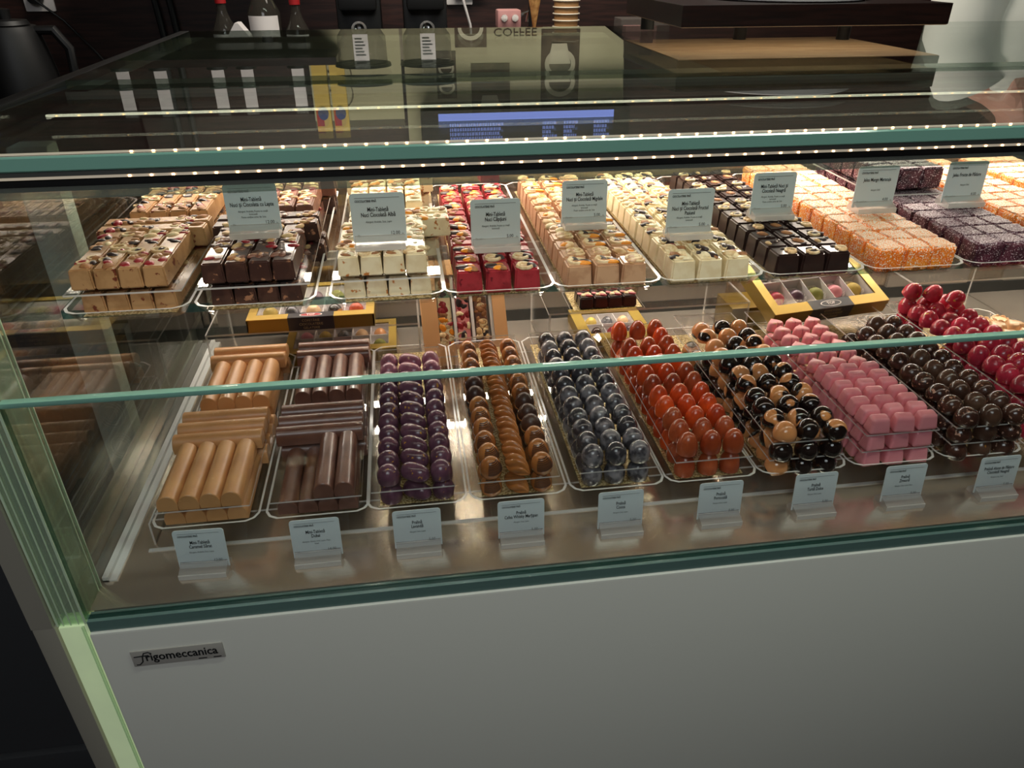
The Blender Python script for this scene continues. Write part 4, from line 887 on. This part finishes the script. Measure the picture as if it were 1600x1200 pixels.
# mural on the back wall
mu=empty('wall_mural',(0,1.984,0),'cream wall mural with sepia coffee cup prints seen mirrored in the top glass','mural')
bm=bmesh.new(); prism(bm,[(.02,.475),(.60,.475),(.72,.555),(.735,.72),(.735,.98),(.02,.98)],-.006,0,axis='y'); bm2obj('mural_panel',bm,'mural',mu,smooth=False)
def cupprint(x,z,s):
    bm=bmesh.new(); box(bm,x-.062*s,x+.062*s,-.0075,-.0065,z-.085*s,z+.085*s); a=bm2obj('framed_print',bm,'sepia',mu,smooth=False)
    bm=bmesh.new()
    prism(bm,[(x+.05*s*math.cos(q*.2618),z+.045*s*math.sin(q*.2618)+.015*s) for q in range(24)],-.0085,-.0078,axis='y'); prism(bm,[(x-.028*s,z-.045*s),(x+.02*s,z-.045*s),(x+.034*s,z+.015*s),(x-.040*s,z+.015*s)],-.0095,-.0086,axis='y')
    bm2obj('cup_drawing',bm,'sepialight',a,smooth=False)
    bm=bmesh.new(); prism(bm,[(x+.036*s*math.cos(q*.2618),z+.030*s*math.sin(q*.2618)+.015*s) for q in range(24)],-.0088,-.00861,axis='y'); bm2obj('cup_shadow',bm,'sepia',a,smooth=False)
cupprint(.515,.605,1.0); cupprint(.29,.70,1.0); cupprint(.15,.62,.5); cupprint(.23,.50,.8)
bm=bmesh.new(); textmesh(bm,'COFFEE',.032,.37,.516,xs=1.25,tf=Matrix.Translation((0,-.0072,0))@Matrix.Rotation(R(90),4,'X')); bm2obj('mural_lettering',bm,'sepia',mu,smooth=False)
# kraft paper bags behind grinders
for k_,(x,z) in enumerate(((-.13,.55),)):
    q=empty('stamped_board',(x,1.984,0),'light brown board with round stamp behind the grinders','board'); bm=bmesh.new(); box(bm,-.14,.14,-.012,0,.50,.72); bm2obj('board',bm,'mural',q,smooth=False)
    bm=bmesh.new(); tube(bm,[(-.06+.045*math.cos(a*.2618),-.013,.64+.045*math.sin(a*.2618)) for a in range(25)],.0015,5); tube(bm,[(-.085,-.013,.63),(-.035,-.013,.65)],.004,5); bm2obj('round_stamp',bm,'sepia',q,smooth=False)
# menu screen
q=empty('menu_screen',(.40,1.95,0),'wide black menu screen with blue header bar above the mural','screen'); bm=bmesh.new(); box(bm,-.34,.34,-.03,.02,.690,1.10,bev=.004); bm2obj('screen_frame',bm,'black',q)
bm=bmesh.new(); box(bm,-.285,.285,-.0315,-.0305,.700,.722); bm2obj('blue_header',bm,'screenblue',q,smooth=False)
bm=bmesh.new(); rg=random.Random(3)
for r_ in range(7):
    for (a,b_) in ((-.25,-.08),(.05,.09),(.12,.16),(.22,.27)):
        x=a
        while x<b_-.006*(r_%3):
            ww=rg.uniform(.003,.009); box(bm,x,x+ww,-.0315,-.0305,.731+r_*.014,.740+r_*.014); x+=ww+.0022
bm2obj('menu_rows',bm,'screentext',q,smooth=False)
# wall shelf with jars, cards and coloured boxes (mirrored in the top glass)
q=empty('wall_shelf',(-.45,1.855,.585),'dark wall shelf left of the mural carrying card holders','shelf'); bm=bmesh.new(); box(bm,-.40,.28,-.10,.125,-.02,0); bm2obj('shelf_board',bm,'wenge',q,smooth=False)
for k_,x in enumerate((-.76,-.66,-.505,-.425,-.285)):
    c=empty('shelf_card',(x,1.80,.5852),'white upright card on the wall shelf, %s from left'%ORD[k_],'card','cards on the wall shelf'); bm=bmesh.new(); box(bm,-.017,.017,-.0008,.0008,.010,.065); bm2obj('card',bm,'paperwhite',c,smooth=False); bm=bmesh.new(); lathe(bm,[(.028,0),(.028,.010),(0,.010)],20); bm2obj('card_base',bm,'black',c)
for k_,x in enumerate((-.245,-.195)):
    c=empty('coloured_box',(x+.02,1.80,.5852),'yellow box with red and blue circles on the wall shelf, %s of two'%['left','right'][k_],'box','yellow boxes on the wall shelf'); bm=bmesh.new(); box(bm,-.021,.021,-.015,.015,0,.135); bm2obj('carton',bm,'yellow',c,smooth=False)
    bm=bmesh.new(); box(bm,-.020,.0,-.0165,-.0155,.07,.12); bm2obj('red_print',bm,'red',c,smooth=False)
    bm=bmesh.new(); prism(bm,[(.015*math.cos(a*.3142),.085+.018*math.sin(a*.3142)) for a in range(20)],-.0175,-.0166,axis='y'); bm2obj('blue_circle',bm,'blue',c,smooth=False)
# wooden display board with cake board on the right of the top glass
q=empty('wooden_display_board',(.638,.625,.4302),'thick dark wooden board raised on small feet above the rear top glass','board')
bm=bmesh.new(); box(bm,-.2165,.2165,0,.30,.0225,.0520,0,bev=.0008); bm2obj('board_slab',bm,'wenge',q,smooth=False)
bm=bmesh.new(); box(bm,-.2150,.2150,.001,.299,.0215,.0226); bm2obj('raw_underside',bm,'rawwood',q,smooth=False)
for a,b_ in ((-.19,.25),(.19,.25),(0,.28)):
    bm=bmesh.new(); lathe(bm,[(.012,0),(.012,.0218)],16,center=(a,b_,0)); bm2obj('foot',bm,'black',q)
q=empty('cake_stand',(.650,.775,.4824),'round white cake stand on the dark wooden board','cake stand'); bm=bmesh.new(); lathe(bm,[(.122,0),(.128,.002),(.130,.010),(.124,.012),(0,.012)],48); bm2obj('cake_plate',bm,'paperwhite',q)
# person behind the counter at the right
def person():
    root=empty('person',(1.46,1.12,FL),'person in a loose white shirt standing behind the counter at the right edge','person')
    J=[(0,0,.93),(0,0,1.12),(0,-.01,1.32),(0,-.01,1.43),(0,-.03,1.50),(0,-.04,1.60),(0,-.04,1.70)]; rr=[.15,.13,.16,.10,.052,.085,.07]
    V=list(J); rad=list(rr); E=[(i,i+1) for i in range(6)]
    def chain(start,pts,rs):
        p=start
        for a,b in zip(pts,rs): V.append(a); rad.append(b); E.append((p,len(V)-1)); p=len(V)-1
        return p
    for s in (-1,1):
        chain(0,[(s*.09,0,.85),(s*.10,-.01,.48),(s*.10,.01,.09),(s*.11,-.10,.04)],[.085,.062,.042,.035])
        wr=chain(3,[(s*.17,0,1.40),(s*.22,-.02,1.13),(s*.16,-.20,1.00),(s*.13,-.26,.985)],[.055,.042,.033,.026])
        for f,(dx,dl,dz) in enumerate(((-.026,.060,0),(-.010,.075,.003),(.008,.072,.002),(.024,.058,0))):
            chain(wr,[(s*.13+dx,-.30,.985),(s*.13+dx,-.30-dl*.6,.98+dz),(s*.13+dx,-.30-dl,.965+dz)],[.010,.009,.0075])
        chain(wr,[(s*.13-s*.036,-.285,.98),(s*.13-s*.050,-.315,.972)],[.011,.009])
    me=bpy.data.meshes.new('body'); me.from_pydata(V,E,[]); o=bpy.data.objects.new('body',me); COL.objects.link(o); o.parent=root
    md=o.modifiers.new('s','SKIN'); 
    for i,sv in enumerate(me.skin_vertices[0].data): sv.radius=(rad[i],rad[i]*(.72 if i<4 else 1)); sv.use_root=(i==0)
    o.modifiers.new('u','SUBSURF').render_levels=2; me.materials.append(M['skin'])
    # shirt with folds
    def garment(name,prof,mat,fold=.012,n=64,cut=None):
        bm=bmesh.new(); rings=[]
        for z,rx,ry in prof:
            rings.append([bm.verts.new(((rx+fold*math.sin(a*9+z*14)*.5+fold*.5*math.sin(a*4-z*22))*math.cos(a),(ry+fold*math.sin(a*7+z*18))*math.sin(a)-.005,z)) for a in [2*math.pi*i/n for i in range(n)]])
        for A,B in zip(rings,rings[1:]):
            for i in range(n): bm.faces.new((A[i],A[(i+1)%n],B[(i+1)%n],B[i]))
        return bm2obj(name,bm,mat,root,ang=80)
    garment('shirt',[(.84,.21,.17),(.92,.215,.175),(1.0,.21,.17),(1.1,.205,.165),(1.2,.21,.17),(1.3,.215,.165),(1.38,.20,.13),(1.43,.15,.10),(1.46,.09,.08)],'shirt')
    garment('trousers',[(.50,.17,.11),(.62,.18,.13),(.75,.185,.145),(.88,.19,.15)],'trouser',.004)
    for s in (-1,1):
        bm=bmesh.new(); tube(bm,[(s*.15,0,1.41),(s*.20,0,1.34),(s*.225,-.015,1.20),(s*.225,-.03,1.13)],[.085,.085,.078,.072],20); bm2obj('sleeve',bm,'shirt',root)
    bm=bmesh.new(); blob(bm,(0,-.02,1.68),(.095,.105,.10),0,0,3,.02); blob(bm,(0,.05,1.60),(.08,.05,.11),0,0,3,.03); bm2obj('hair',bm,'hair',root)
    for s in (-1,1):
        bm=bmesh.new(); blob(bm,(s*.032,-.122,1.625),(.011,.006,.007),0,0,2,0); bm2obj('eye',bm,'paperwhite',root)
    bm=bmesh.new(); blob(bm,(0,-.128,1.60),(.011,.016,.020),0,0,2,.02); bm2obj('nose',bm,'skin',root)
    bm=bmesh.new(); blob(bm,(0,-.118,1.565),(.022,.006,.005),0,0,2,.02); bm2obj('mouth',bm,'red',root)
person()
# ------------------------------------------------------------------ tidy
for o in PROTO:
    if not o['_used']:
        for ch in list(o.children): bpy.data.objects.remove(ch)
        bpy.data.objects.remove(o)
for o in bpy.data.objects:
    if '_used' in o: del o['_used']
    if 'u' in o: del o['u']
    if o.parent is not None:
        for k in ('category','label','group'):
            if k in o and not (k=='label' and o.name.startswith('name_plate')): del o[k]
